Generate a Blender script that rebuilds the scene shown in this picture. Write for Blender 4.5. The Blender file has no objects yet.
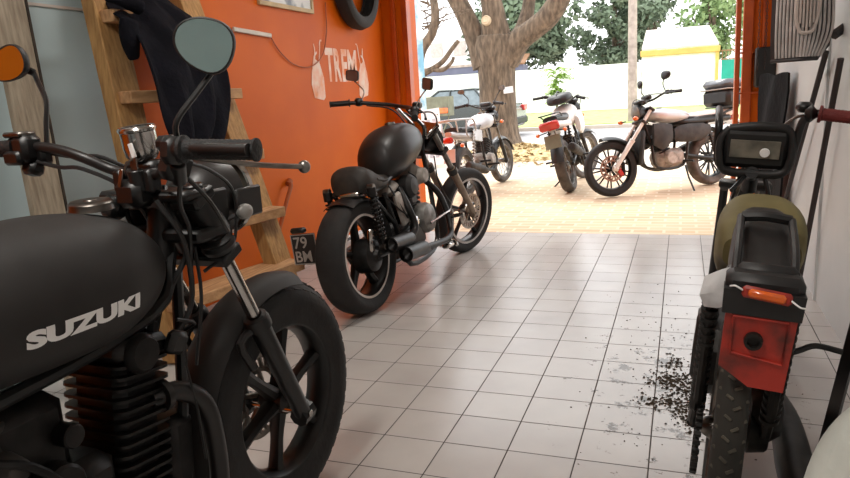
import bpy, bmesh, math, random
from mathutils import Vector, Matrix, noise
from mathutils.bvhtree import BVHTree
random.seed(7)
PI = math.pi
V = Vector
S = bpy.context.scene
COL = S.collection

# ------------------------------------------------------------------ materials
def lin(c):
    c /= 255.0
    return c / 12.92 if c <= .04045 else ((c + .055) / 1.055) ** 2.4
def rgb(c): return (lin(c[0]), lin(c[1]), lin(c[2]), 1)

def mat(name, c, rough=.5, metal=0, c2=None, scale=8, bump=0, bscale=None, coat=0, spec=.5, stretch=None, emit=0, mix=(.35, .7)):
    m = bpy.data.materials.new(name); m.use_nodes = True
    n = m.node_tree.nodes; l = m.node_tree.links
    b = n['Principled BSDF']
    b.inputs['Roughness'].default_value = rough; b.inputs['Metallic'].default_value = metal
    b.inputs['Specular IOR Level'].default_value = spec
    b.inputs['Coat Weight'].default_value = coat; b.inputs['Coat Roughness'].default_value = .15
    tc = n.new('ShaderNodeTexCoord'); mp = n.new('ShaderNodeMapping')
    l.new(tc.outputs['Object'], mp.inputs[0])
    if stretch: mp.inputs['Scale'].default_value = stretch
    ns = n.new('ShaderNodeTexNoise'); ns.inputs['Scale'].default_value = scale; ns.inputs['Detail'].default_value = 6
    l.new(mp.outputs[0], ns.inputs['Vector'])
    r = n.new('ShaderNodeValToRGB')
    if c2 is None: c2 = tuple(max(0, x * .86) for x in c)
    r.color_ramp.elements[0].color = rgb(c2); r.color_ramp.elements[1].color = rgb(c)
    r.color_ramp.elements[0].position = mix[0]; r.color_ramp.elements[1].position = mix[1]
    l.new(ns.outputs[0], r.inputs[0]); l.new(r.outputs[0], b.inputs['Base Color'])
    if bump:
        n2 = n.new('ShaderNodeTexNoise'); n2.inputs['Scale'].default_value = bscale or scale * 4; n2.inputs['Detail'].default_value = 4
        l.new(mp.outputs[0], n2.inputs['Vector'])
        bp = n.new('ShaderNodeBump'); bp.inputs['Strength'].default_value = bump; bp.inputs['Distance'].default_value = .02
        l.new(n2.outputs[0], bp.inputs['Height']); l.new(bp.outputs[0], b.inputs['Normal'])
    if emit:
        b.inputs['Emission Color'].default_value = rgb(c); b.inputs['Emission Strength'].default_value = emit
    return m

def wood(name, c, c2, sc=(6, 1.2, 14)):
    return mat(name, c, .7, c2=c2, scale=5, bump=.25, bscale=14, stretch=sc, mix=(.3, .75))

M = {}
M['black'] = mat('black_paint', (26, 25, 25), .38, c2=(17, 17, 17))
M['satin'] = mat('matte_black_tank', (50, 48, 47), .6, c2=(42, 40, 39), scale=14, spec=.32)
M['blackgloss'] = mat('gloss_black', (32, 28, 27), .42, c2=(24, 21, 20), coat=.05)
M['plastic'] = mat('black_plastic', (32, 31, 31), .5, c2=(24, 23, 23), scale=20)
M['rubber'] = mat('tire_rubber', (38, 36, 35), .78, c2=(26, 25, 25), scale=12, bump=.1, bscale=60)
M['dustrubber'] = mat('dusty_tire_rubber', (108, 102, 97), .9, c2=(62, 58, 55), scale=10)
M['moped_groove'] = mat('dark_tread_groove', (52, 48, 42), .9, c2=(34, 32, 28), scale=9)
M['mudrubber'] = mat('muddy_tire_rubber', (98, 92, 80), .9, c2=(50, 46, 40), scale=9)
M['grip'] = mat('grip_rubber', (34, 34, 35), .7, c2=(24, 24, 24), bump=.3, bscale=120)
M['chrome'] = mat('chrome', (200, 198, 195), .16, 1, c2=(165, 162, 158))
M['steel'] = mat('worn_steel', (150, 146, 140), .35, 1, c2=(95, 90, 85), scale=15)
M['alu'] = mat('cast_aluminium', (156, 154, 150), .45, .4, c2=(104, 100, 96), scale=18)
M['dirtyalu'] = mat('dusty_cast_aluminium', (190, 182, 174), .6, .15, c2=(128, 120, 112), scale=18)
M['engine'] = mat('dark_engine_metal', (48, 46, 45), .42, .6, c2=(24, 23, 23), scale=18)
M['enginedust'] = mat('dusty_engine_metal', (82, 78, 74), .7, .3, c2=(38, 36, 34), scale=16)
M['darkdust'] = mat('dark_dusty_plastic', (60, 57, 55), .7, c2=(36, 34, 33), scale=10)
M['grease'] = mat('greasy_black_metal', (44, 40, 36), .5, .4, c2=(18, 17, 16), scale=24)
M['forkbronze'] = mat('bronze_fork_slider', (164, 148, 130), .42, .3, c2=(120, 104, 88), scale=10)
M['white'] = mat('white_lettering', (250, 250, 248), .5, c2=(244, 244, 242))
M['silver'] = mat('silver_body_paint', (205, 205, 208), .35, .3, c2=(180, 178, 178), scale=5)
M['whitepaint'] = mat('dusty_white_body_paint', (232, 230, 226), .4, c2=(208, 200, 192), scale=5)
M['red'] = mat('red_lens', (214, 52, 44), .2, coat=.6, c2=(180, 34, 30))
M['orange_lens'] = mat('orange_lens', (246, 122, 44), .25, coat=.5, c2=(222, 96, 30))
M['redgrip'] = mat('red_grip_rubber', (118, 38, 34), .65, c2=(96, 30, 27), bump=.3, bscale=120)
M['redplate'] = mat('worn_red_plastic', (176, 50, 36), .5, c2=(92, 40, 32), scale=12, bump=.1, bscale=30, mix=(.3, .55))
M['olive'] = mat('dusty_olive_plastic', (118, 108, 66), .7, c2=(92, 82, 46), scale=7)
M['greypanel'] = mat('grey_plastic_panel', (206, 206, 206), .5, c2=(150, 148, 146), scale=9, mix=(.4, .6))
M['glassdark'] = mat('dark_display_glass', (150, 144, 130), .4, coat=.1, c2=(62, 60, 54), scale=9)
M['mirror'] = mat('mirror_glass', (196, 214, 212), .02, 1, c2=(196, 214, 212))
M['mirrordull'] = mat('mirror_reflection_tone', (128, 116, 110), .25, .35, c2=(112, 100, 96))  # grey-brown reflection put into the colour of the cruiser's mirrors
M['disc'] = mat('brake_disc_steel', (172, 166, 158), .35, .9, c2=(128, 118, 110), scale=20)
M['brown'] = mat('brown_worn_seat_leather', (60, 54, 48), .6, c2=(34, 31, 29), scale=12)
M['plate'] = mat('black_plate_enamel', (30, 30, 32), .45)
M['plategrey'] = mat('dusty_grey_plate', (178, 172, 166), .5, c2=(150, 142, 134))
M['cloth'] = mat('black_jacket_fabric', (22, 22, 30), .95, c2=(15, 15, 21), scale=10, bump=.3, bscale=50, spec=.15)
M['wood'] = wood('pine_ladder_wood', (200, 156, 98), (150, 108, 62), (14, 14, 1.2))
M['woodstep'] = wood('pine_step_wood', (214, 170, 124), (164, 120, 80), (14, 1.5, 6))
M['oldwood'] = wood('grey_weathered_plank', (168, 156, 136), (124, 110, 92), (12, 12, 1.2))
M['shadeedge'] = mat('shaded_plank_edge', (66, 56, 46), .9, c2=(44, 36, 30))  # dirty plank edge with its shadow side put into the dark colour
M['whitebag'] = mat('white_plastic_sack', (226, 230, 222), .55, c2=(206, 212, 204), scale=6, bump=.6, bscale=14)
M['blacksheet'] = mat('black_plastic_sheet', (26, 24, 26), .75, c2=(20, 19, 21), scale=6, bump=.5, bscale=9, spec=.06)
M['ribdark'] = mat('dark_grey_rib', (58, 54, 55), .55, c2=(44, 41, 42))
M['riblight'] = mat('grey_rib', (204, 198, 194), .5, c2=(172, 166, 162), scale=14)
M['ribpale'] = mat('pale_slotted_plastic', (206, 196, 188), .5, c2=(186, 174, 166))
M['rod'] = mat('brown_black_iron', (66, 56, 54), .6, .2, c2=(50, 42, 40))
M['bark'] = mat('tree_bark', (124, 106, 88), .95, c2=(78, 66, 54), scale=5, bump=1, bscale=9, stretch=(3, 3, .8))
M['cutwood'] = mat('cut_branch_wood', (206, 188, 160), .9, c2=(176, 156, 128))
M['leafdark'] = mat('evergreen_leaves', (122, 136, 112), .8, c2=(80, 96, 74), scale=1.2)
M['leafpale'] = mat('pale_green_leaves', (150, 172, 120), .8, c2=(112, 138, 88), scale=1.2)
M['leafyoung'] = mat('yellow_green_leaves', (150, 180, 76), .7, c2=(108, 140, 56), scale=3)
M['litter'] = mat('dry_leaf_litter', (206, 186, 140), .95, c2=(148, 124, 84), scale=14)
M['dirt'] = mat('damp_dirt', (84, 70, 54), .95, c2=(48, 40, 32), scale=40, bump=.6)
M['bluepole'] = mat('light_blue_flaking_paint', (196, 212, 214), .8, c2=(118, 168, 192), scale=4, mix=(.42, .55))
M['concpole'] = mat('concrete_pole', (186, 170, 158), .9, c2=(150, 136, 126), scale=6)
M['signwhite'] = mat('white_sign_board', (226, 222, 220), .6, c2=(204, 200, 198))
M['signtext'] = mat('faded_grey_lettering', (176, 172, 178), .7)
M['basket'] = mat('grey_green_sheet_metal', (128, 132, 112), .7, c2=(106, 108, 92))
M['car'] = mat('dark_green_car_paint', (44, 54, 52), .2, .2, coat=.7, c2=(40, 49, 47))
M['car2'] = mat('maroon_grey_car_paint', (112, 90, 92), .25, .3, coat=.6)
M['carglass'] = mat('car_window_glass', (120, 132, 136), .06, .4, c2=(100, 112, 116), coat=.5)
M['housewhite'] = mat('white_render', (244, 242, 240), .9, c2=(232, 228, 224), scale=1.5)
M['yellow'] = mat('yellow_trim_paint', (220, 176, 104), .8, c2=(208, 162, 92), scale=3)
M['teal'] = mat('teal_gate_paint', (30, 158, 142), .6, c2=(24, 142, 128), scale=3)
M['slate'] = mat('slate_blue_render', (112, 114, 130), .9, c2=(98, 100, 116), scale=1)
M['bluewall'] = mat('blue_render', (128, 160, 214), .9)
M['tileroof'] = mat('pale_roof_sheets', (226, 218, 208), .8, c2=(202, 192, 180), scale=2)
M['brownrail'] = mat('brown_railing', (150, 112, 82), .8)
M['conduit'] = mat('white_conduit', (222, 214, 202), .5)
M['posterwhite'] = mat('printed_poster', (206, 206, 202), .4, c2=(96, 104, 110), scale=5, mix=(.45, .55))
M['frameor'] = mat('pale_wood_frame', (206, 182, 140), .6)
M['stencil'] = mat('faded_white_stencil_paint', (236, 214, 200), .7, c2=(232, 150, 104), scale=9, mix=(.3, .62))
M['toolred'] = mat('red_tool_handle', (196, 40, 48), .4)
M['goldcable'] = mat('orange_painted_cable', (176, 88, 38), .6)
M['lamp'] = mat('fill_tube_glow', (255, 246, 232), .5, emit=3)  # glow for the tubes of the added fill lamps

def orange_wall():
    m = mat('orange_wall_paint', (212, 100, 8), .5, c2=(198, 88, 6), scale=1.6, bump=.06, bscale=5, spec=.16)
    return m
M['orange'] = orange_wall()
M['orangedark'] = mat('orange_frame_paint', (206, 92, 18), .42, c2=(168, 68, 14), scale=4)
M['paleblue'] = mat('pale_blue_wall_paint', (186, 204, 206), .55, c2=(172, 190, 194), scale=1.2)
M['whitewall'] = mat('white_wall_paint', (214, 216, 216), .5, c2=(196, 200, 200), scale=1.4, bump=.08, bscale=5)
M['ceil'] = mat('ceiling_paint', (224, 222, 216), .9)

def tiles():
    m = bpy.data.materials.new('glazed_floor_tiles'); m.use_nodes = True
    n = m.node_tree.nodes; l = m.node_tree.links; b = n['Principled BSDF']
    tc = n.new('ShaderNodeTexCoord'); sp = n.new('ShaderNodeSeparateXYZ'); l.new(tc.outputs['Object'], sp.inputs[0])
    def ma(op, a, bb=None, c=None):
        x = n.new('ShaderNodeMath'); x.operation = op
        for i, v in enumerate((a, bb, c)):
            if v is None: continue
            if isinstance(v, (int, float)): x.inputs[i].default_value = v
            else: l.new(v, x.inputs[i])
        return x.outputs[0]
    tw, th = .2192, .2068
    u = ma('DIVIDE', ma('ADD', sp.outputs[0], .0785 + 40 * tw), tw); v = ma('DIVIDE', ma('ADD', sp.outputs[1], -1.991 + 40 * th), th)
    def edge(w, s):
        f = ma('FRACT', w); d = ma('MINIMUM', f, ma('SUBTRACT', 1, f)); return ma('MULTIPLY', d, s)
    d = ma('MINIMUM', edge(u, tw), edge(v, th))
    g = n.new('ShaderNodeMapRange'); g.inputs[1].default_value = .0012; g.inputs[2].default_value = .0028; l.new(d, g.inputs[0])
    cb = n.new('ShaderNodeCombineXYZ'); l.new(ma('FLOOR', u), cb.inputs[0]); l.new(ma('FLOOR', v), cb.inputs[1])
    wn = n.new('ShaderNodeTexWhiteNoise'); wn.noise_dimensions = '2D'; l.new(cb.outputs[0], wn.inputs['Vector'])
    ns = n.new('ShaderNodeTexNoise'); ns.inputs['Scale'].default_value = 2.2; ns.inputs['Detail'].default_value = 8; l.new(tc.outputs['Object'], ns.inputs['Vector'])
    ns2 = n.new('ShaderNodeTexNoise'); ns2.inputs['Scale'].default_value = 11; ns2.inputs['Detail'].default_value = 10; ns2.inputs['Roughness'].default_value = .7; l.new(tc.outputs['Object'], ns2.inputs['Vector'])
    r = n.new('ShaderNodeValToRGB'); r.color_ramp.elements[0].color = rgb((176, 170, 166)); r.color_ramp.elements[1].color = rgb((194, 189, 184))
    r.color_ramp.elements[0].position = .3; r.color_ramp.elements[1].position = .65
    l.new(ma('ADD', ma('MULTIPLY', ns.outputs[0], .8), ma('MULTIPLY', wn.outputs[0], .14)), r.inputs[0])
    # scattered dirt specks, denser by the moped
    dx = ma('SUBTRACT', sp.outputs[0], .02); dy = ma('MULTIPLY', ma('SUBTRACT', sp.outputs[1], 2.65), .55)
    dist = ma('SQRT', ma('ADD', ma('MULTIPLY', dx, dx), ma('MULTIPLY', dy, dy)))
    th_ = n.new('ShaderNodeMapRange'); th_.inputs[1].default_value = 0; th_.inputs[2].default_value = .75; th_.inputs[3].default_value = .49; th_.inputs[4].default_value = .70
    l.new(dist, th_.inputs[0])
    dm = n.new('ShaderNodeMapRange'); l.new(ma('SUBTRACT', ns2.outputs[0], th_.outputs[0]), dm.inputs[0]); dm.inputs[1].default_value = 0; dm.inputs[2].default_value = .05
    mx = n.new('ShaderNodeMixRGB'); l.new(dm.outputs[0], mx.inputs[0]); l.new(r.outputs[0], mx.inputs[1]); mx.inputs[2].default_value = rgb((86, 76, 64))
    mg = n.new('ShaderNodeMixRGB'); l.new(g.outputs[0], mg.inputs[0]); mg.inputs[1].default_value = rgb((62, 56, 52)); l.new(mx.outputs[0], mg.inputs[2])
    l.new(mg.outputs[0], b.inputs['Base Color'])
    rr = n.new('ShaderNodeMapRange'); rr.inputs[3].default_value = .17; rr.inputs[4].default_value = .27; l.new(ns2.outputs[0], rr.inputs[0])
    rg = n.new('ShaderNodeMixRGB'); l.new(g.outputs[0], rg.inputs[0]); rg.inputs[1].default_value = (.9, .9, .9, 1); l.new(rr.outputs[0], rg.inputs[2])
    l.new(rg.outputs[0], b.inputs['Roughness'])
    bp = n.new('ShaderNodeBump'); bp.inputs['Strength'].default_value = .5; bp.inputs['Distance'].default_value = .002; l.new(g.outputs[0], bp.inputs['Height']); l.new(bp.outputs[0], b.inputs['Normal'])
    return m
M['tiles'] = tiles()

def pavers(name, c1, c2, cm, w, hh, off=.5, ms=.012):
    m = bpy.data.materials.new(name); m.use_nodes = True
    n = m.node_tree.nodes; l = m.node_tree.links; b = n['Principled BSDF']; b.inputs['Roughness'].default_value = .9
    tc = n.new('ShaderNodeTexCoord'); br = n.new('ShaderNodeTexBrick'); l.new(tc.outputs['Object'], br.inputs['Vector'])
    br.inputs['Scale'].default_value = 1; br.inputs['Brick Width'].default_value = w; br.inputs['Row Height'].default_value = hh
    br.inputs['Mortar Size'].default_value = ms; br.offset = off
    br.inputs['Color1'].default_value = rgb(c1); br.inputs['Color2'].default_value = rgb(c2); br.inputs['Mortar'].default_value = rgb(cm)
    ns = n.new('ShaderNodeTexNoise'); ns.inputs['Scale'].default_value = 1.3; ns.inputs['Detail'].default_value = 8; l.new(tc.outputs['Object'], ns.inputs['Vector'])
    mx = n.new('ShaderNodeMixRGB'); mr = n.new('ShaderNodeMapRange'); mr.inputs[1].default_value = .4; mr.inputs[2].default_value = .65; mr.inputs[4].default_value = .35
    l.new(ns.outputs[0], mr.inputs[0]); l.new(mr.outputs[0], mx.inputs[0]); l.new(br.outputs[0], mx.inputs[1]); mx.inputs[2].default_value = rgb(cm)
    l.new(mx.outputs[0], b.inputs['Base Color'])
    return m
M['pavers'] = pavers('sandy_brick_pavers', (206, 178, 146), (184, 156, 124), (210, 192, 166), .24, .12)
M['concrete'] = mat('pale_dusty_concrete', (196, 186, 174), .95, c2=(176, 162, 146), scale=1.5)
M['asphalt'] = mat('pale_worn_road', (158, 156, 156), .9, c2=(146, 144, 144), scale=1)
M['grass'] = mat('lawn_grass', (172, 186, 120), .95, c2=(136, 158, 86), scale=3, bump=.5)

# ------------------------------------------------------------------ mesh builder
def catmull(pts, k):
    if k <= 1 or len(pts) < 3: return [V(p) for p in pts]
    P = [V(p) for p in pts]; P = [P[0] * 2 - P[1]] + P + [P[-1] * 2 - P[-2]]; out = []
    for i in range(1, len(P) - 2):
        a, b, c, d = P[i - 1], P[i], P[i + 1], P[i + 2]
        for j in range(k):
            t = j / k
            out.append(.5 * ((2 * b) + (c - a) * t + (2 * a - 5 * b + 4 * c - d) * t * t + (3 * b - a - 3 * c + d) * t ** 3))
    out.append(P[-2]); return out

class MB:
    def __init__(s, X=None): s.bm = bmesh.new(); s.X = X or Matrix(); s.mi = 0
    def m(s, i): s.mi = i; return s
    def add(s, vs, fs):
        bv = [s.bm.verts.new(s.X @ V(v)) for v in vs]
        for f in fs:
            try: fc = s.bm.faces.new([bv[i] for i in f]); fc.material_index = s.mi
            except ValueError: pass
        return s
    def tube(s, pts, r, seg=10, k=1, cap=True, flat=1):
        if isinstance(r, (list, tuple)): q = [(x, 0, 0) for x in r]
        else: q = [(r, 0, 0)] * len(pts)
        P = catmull(pts, k); Rr = [x[0] for x in catmull(q, k)]
        vs = []; fs = []; n = len(P); up = None
        for i in range(n):
            t = (P[min(i + 1, n - 1)] - P[max(i - 1, 0)]).normalized()
            if up is None: up = V((0, 0, 1)) if abs(t.z) < .9 else V((1, 0, 0))
            a = (up - t * up.dot(t)).normalized(); b = t.cross(a); up = a
            for j in range(seg):
                w = 2 * PI * j / seg; vs.append(P[i] + (a * math.cos(w) * flat + b * math.sin(w)) * Rr[i])
        for i in range(n - 1):
            for j in range(seg):
                j2 = (j + 1) % seg; fs.append((i * seg + j, i * seg + j2, (i + 1) * seg + j2, (i + 1) * seg + j))
        if cap: fs.append(tuple(range(seg))[::-1]); fs.append(tuple((n - 1) * seg + j for j in range(seg)))
        return s.add(vs, fs)
    def lathe(s, c, axis, prof, seg=24, closed=False, a0=0, a1=2 * PI):
        c = V(c); ax = V(axis).normalized(); up = V((0, 0, 1)) if abs(ax.z) < .9 else V((1, 0, 0))
        a = (up - ax * up.dot(ax)).normalized(); b = ax.cross(a); vs = []; fs = []; n = len(prof)
        full = abs(a1 - a0 - 2 * PI) < 1e-6; cnt = seg if full else seg + 1
        for j in range(cnt):
            w = a0 + (a1 - a0) * j / seg
            for (r, h) in prof: vs.append(c + ax * h + (a * math.cos(w) + b * math.sin(w)) * max(r, 1e-4))
        for j in range(seg):
            j2 = (j + 1) % cnt
            for i in range(n if closed else n - 1):
                i2 = (i + 1) % n; fs.append((j * n + i, j * n + i2, j2 * n + i2, j2 * n + i))
        return s.add(vs, fs)
    def cyl(s, a, b, r, r2=None, seg=16):
        a = V(a); b = V(b); L = (b - a).length; r2 = r if r2 is None else r2
        e = min(r, r2, L) * .12
        return s.lathe(a, b - a, [(0, 0), (r - e, 0), (r, e), (r2, L - e), (r2 - e, L), (0, L)], seg)
    def box(s, c, size, rot=None, bev=0):
        x, y, z = [q / 2 for q in size]; e = min(bev, x, y, z)
        Rm = rot.to_3x3() if isinstance(rot, Matrix) else (Matrix.Rotation(rot[2], 3, 'Z') @ Matrix.Rotation(rot[1], 3, 'Y') @ Matrix.Rotation(rot[0], 3, 'X') if rot else Matrix.Identity(3))
        c = V(c)
        if not e:
            vs = [c + Rm @ V((i * x, j * y, k * z)) for i in (-1, 1) for j in (-1, 1) for k in (-1, 1)]
            return s.add(vs, [(0, 1, 3, 2), (4, 6, 7, 5), (0, 4, 5, 1), (2, 3, 7, 6), (0, 2, 6, 4), (1, 5, 7, 3)])
        vs = []; ix = {}
        for i in (-1, 1):
            for j in (-1, 1):
                for k in (-1, 1):
                    for a in range(3):
                        p = [i * (x - e), j * (y - e), k * (z - e)]; p[a] += (i, j, k)[a] * e
                        ix[(i, j, k, a)] = len(vs); vs.append(c + Rm @ V(p))
        fs = []
        for a in range(3):
            o = [q for q in range(3) if q != a]
            for sg in (-1, 1):
                f = []
                for (u, w) in ((-1, -1), (1, -1), (1, 1), (-1, 1)):
                    q = [0, 0, 0]; q[a] = sg; q[o[0]] = u; q[o[1]] = w; f.append(ix[(*q, a)])
                fs.append(f)
                for sg2 in (-1, 1):   # edges along axis a
                    f = []
                    for (w, aa) in ((-1, o[0]), (1, o[0]), (1, o[1]), (-1, o[1])):
                        q = [0, 0, 0]; q[a] = w; q[o[0]] = sg; q[o[1]] = sg2; f.append(ix[(*q, aa)])
                    fs.append(f)
        for i in (-1, 1):
            for j in (-1, 1):
                for k in (-1, 1): fs.append([ix[(i, j, k, a)] for a in range(3)])
        return s.add(vs, fs)
    def sphere(s, c, r, seg=16, rings=10):
        if isinstance(r, (int, float)): r = (r, r, r)
        c = V(c); vs = [c + V((0, 0, r[2]))]; fs = []
        for i in range(1, rings):
            t = PI * i / rings
            for j in range(seg):
                w = 2 * PI * j / seg; vs.append(c + V((r[0] * math.sin(t) * math.cos(w), r[1] * math.sin(t) * math.sin(w), r[2] * math.cos(t))))
        vs.append(c - V((0, 0, r[2]))); L = len(vs) - 1
        for j in range(seg):
            j2 = (j + 1) % seg; fs.append((0, 1 + j, 1 + j2)); fs.append((L, L - seg + j2, L - seg + j))
            for i in range(rings - 2): a = 1 + i * seg; fs.append((a + j, a + seg + j, a + seg + j2, a + j2))
        return s.add(vs, fs)
    def body(s, st, seg=24, k=4, y0=0):
        # stations along x: (x, half width, z bottom, z top, exponent)
        A = catmull([(q[0], q[1], q[2]) for q in st], k); B = catmull([(q[3], q[4] if len(q) > 4 else 2.4, 0) for q in st], k)
        vs = []; fs = []; n = len(A)
        for a, b in zip(A, B):
            zm = (a.z + b.x) / 2; hh = (b.x - a.z) / 2; e = 2 / b.y
            for j in range(seg):
                w = 2 * PI * j / seg; cs, sn = math.cos(w), math.sin(w)
                vs.append((a.x, y0 + a.y * math.copysign(abs(cs) ** e, cs), zm + hh * math.copysign(abs(sn) ** e, sn)))
        for i in range(n - 1):
            for j in range(seg): j2 = (j + 1) % seg; fs.append((i * seg + j, (i + 1) * seg + j, (i + 1) * seg + j2, i * seg + j2))
        fs.append(tuple(range(seg))); fs.append(tuple((n - 1) * seg + j for j in range(seg))[::-1])
        return s.add(vs, fs)
    def sheet(s, grid, th, off=None):
        # grid: rows of points; thickened along local normals
        n = len(grid); k = len(grid[0]); G = [[V(p) for p in r] for r in grid]; N = []
        for i in range(n):
            row = []
            for j in range(k):
                a = G[min(i + 1, n - 1)][j] - G[max(i - 1, 0)][j]; b = G[i][min(j + 1, k - 1)] - G[i][max(j - 1, 0)]
                v = a.cross(b); row.append(v.normalized() if v.length > 1e-9 else V((0, 0, 1)))
            N.append(row)
        vs = [G[i][j] for i in range(n) for j in range(k)] + [G[i][j] - N[i][j] * th for i in range(n) for j in range(k)]
        fs = []; o = n * k
        for i in range(n - 1):
            for j in range(k - 1):
                a, b, c, d = i * k + j, i * k + j + 1, (i + 1) * k + j + 1, (i + 1) * k + j
                fs.append((a, d, c, b)); fs.append((o + a, o + b, o + c, o + d))
        for i in range(n - 1):
            for j in (0, k - 1): a, b = i * k + j, (i + 1) * k + j; fs.append((a, b, o + b, o + a))
        for j in range(k - 1):
            for i in (0, n - 1): a, b = i * k + j, i * k + j + 1; fs.append((a, o + a, o + b, b))
        return s.add(vs, fs)
    def fender(s, cx, cz, Rr, w, a0, a1, th=.003, drop=.03, yc=0, n=20, k=7):
        g = []
        for i in range(n + 1):
            a = math.radians(a0 + (a1 - a0) * i / n); row = []
            for j in range(k):
                t = -1 + 2 * j / (k - 1); q = Rr - drop * abs(t) ** 2.2
                row.append((cx + math.cos(a) * q, yc + t * w / 2, cz + math.sin(a) * q))
            g.append(row)
        return s.sheet(g, th)
    def poly(s, pts, d):
        n = len(pts); d = V(d); vs = [V(p) for p in pts] + [V(p) + d for p in pts]
        fs = [tuple(range(n))[::-1], tuple(range(n, 2 * n))] + [(i, (i + 1) % n, n + (i + 1) % n, n + i) for i in range(n)]
        return s.add(vs, fs)
    def build(s, name, mats, parent=None, loc=None, ang=38, sub=0):
        bm = s.bm; bmesh.ops.remove_doubles(bm, verts=bm.verts, dist=2e-5)
        bmesh.ops.recalc_face_normals(bm, faces=bm.faces)
        for f in bm.faces: f.smooth = True
        la = math.radians(ang)
        for e in bm.edges:
            if len(e.link_faces) == 2: e.smooth = e.calc_face_angle(0) < la
        me = bpy.data.meshes.new(name); bm.to_mesh(me); bm.free()
        if not isinstance(mats, (list, tuple)): mats = [mats]
        for q in mats: me.materials.append(M[q] if isinstance(q, str) else q)
        o = bpy.data.objects.new(name, me); COL.objects.link(o)
        if parent: o.parent = parent
        if loc: o.location = loc
        if sub:
            sm = o.modifiers.new('smooth', 'SUBSURF'); sm.levels = sm.render_levels = sub
        return o

def tag(o, label=None, cat=None, group=None, kind=None):
    if label: o['label'] = label
    if cat: o['category'] = cat
    if group: o['group'] = group
    if kind: o['kind'] = kind
    return o
def empty(name, loc, rot, label, cat, group=None):
    o = bpy.data.objects.new(name, None); COL.objects.link(o); o.empty_display_size = .1
    o.location = loc; o.rotation_euler = rot; return tag(o, label, cat, group)
def structure(name, mb, m): return tag(mb.build(name, m), kind='structure')
def bx(c, s, **k): return MB().box(c, s, **k)
def span(a, b, **k):
    return MB().box([(a[i] + b[i]) / 2 for i in range(3)], [abs(b[i] - a[i]) for i in range(3)], **k)

def text_mesh(txt, size, bold=0, extrude=0, spacing=1):
    cu = bpy.data.curves.new('t', 'FONT'); cu.body = txt; cu.size = size; cu.offset = bold; cu.extrude = extrude
    cu.resolution_u = 4; cu.space_character = spacing
    o = bpy.data.objects.new('t', cu); COL.objects.link(o)
    bpy.context.view_layer.update()
    me = bpy.data.meshes.new_from_object(o.evaluated_get(bpy.context.evaluated_depsgraph_get()))
    bm = bmesh.new(); bm.from_mesh(me)
    bpy.data.objects.remove(o); bpy.data.curves.remove(cu); bpy.data.meshes.remove(me)
    xs = [v.co.x for v in bm.verts]; ys = [v.co.y for v in bm.verts]
    return bm, min(xs), max(xs), min(ys), max(ys)
def text_on(name, txt, mt, parent, org, ux, uy, w, hgt, bold=0, lift=.0015, tree=None, spacing=1):
    """lettering filling w x hgt, lower-left at org, along ux / uy; optional wrap on a surface"""
    bm, x0, x1, y0, y1 = text_mesh(txt, 1, bold, 0, spacing)
    ux = V(ux).normalized(); uy = V(uy).normalized(); nn = ux.cross(uy)
    if tree:
        for i in range(1, 60):
            x = x0 + (x1 - x0) * i / 60
            bmesh.ops.bisect_plane(bm, geom=bm.verts[:] + bm.edges[:] + bm.faces[:], plane_co=(x, 0, 0), plane_no=(1, 0, 0))
        for i in range(1, 5):
            y = y0 + (y1 - y0) * i / 5
            bmesh.ops.bisect_plane(bm, geom=bm.verts[:] + bm.edges[:] + bm.faces[:], plane_co=(0, y, 0), plane_no=(0, 1, 0))
    for v in bm.verts:
        p = V(org) + ux * ((v.co.x - x0) / (x1 - x0) * w) + uy * ((v.co.y - y0) / (y1 - y0) * hgt)
        if tree:
            h = tree.ray_cast(p + nn * .3, -nn)
            if h[0] is not None: p = h[0]
        v.co = p + nn * lift
    if not tree:
        g = bmesh.ops.extrude_face_region(bm, geom=bm.faces[:])
        for v in g['geom']:
            if isinstance(v, bmesh.types.BMVert): v.co -= nn * lift * .8
    b = MB(); b.bm.free(); b.bm = bm
    return b.build(name, mt, parent)

# ------------------------------------------------------------------ motorcycle parts (local: x forward, y left, z up)
def steer(head, rake, deg):
    ax = V((-math.sin(rake), 0, math.cos(rake))); h = V(head)
    return Matrix.Translation(h) @ Matrix.Rotation(math.radians(deg), 4, ax) @ Matrix.Translation(-h)

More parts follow.
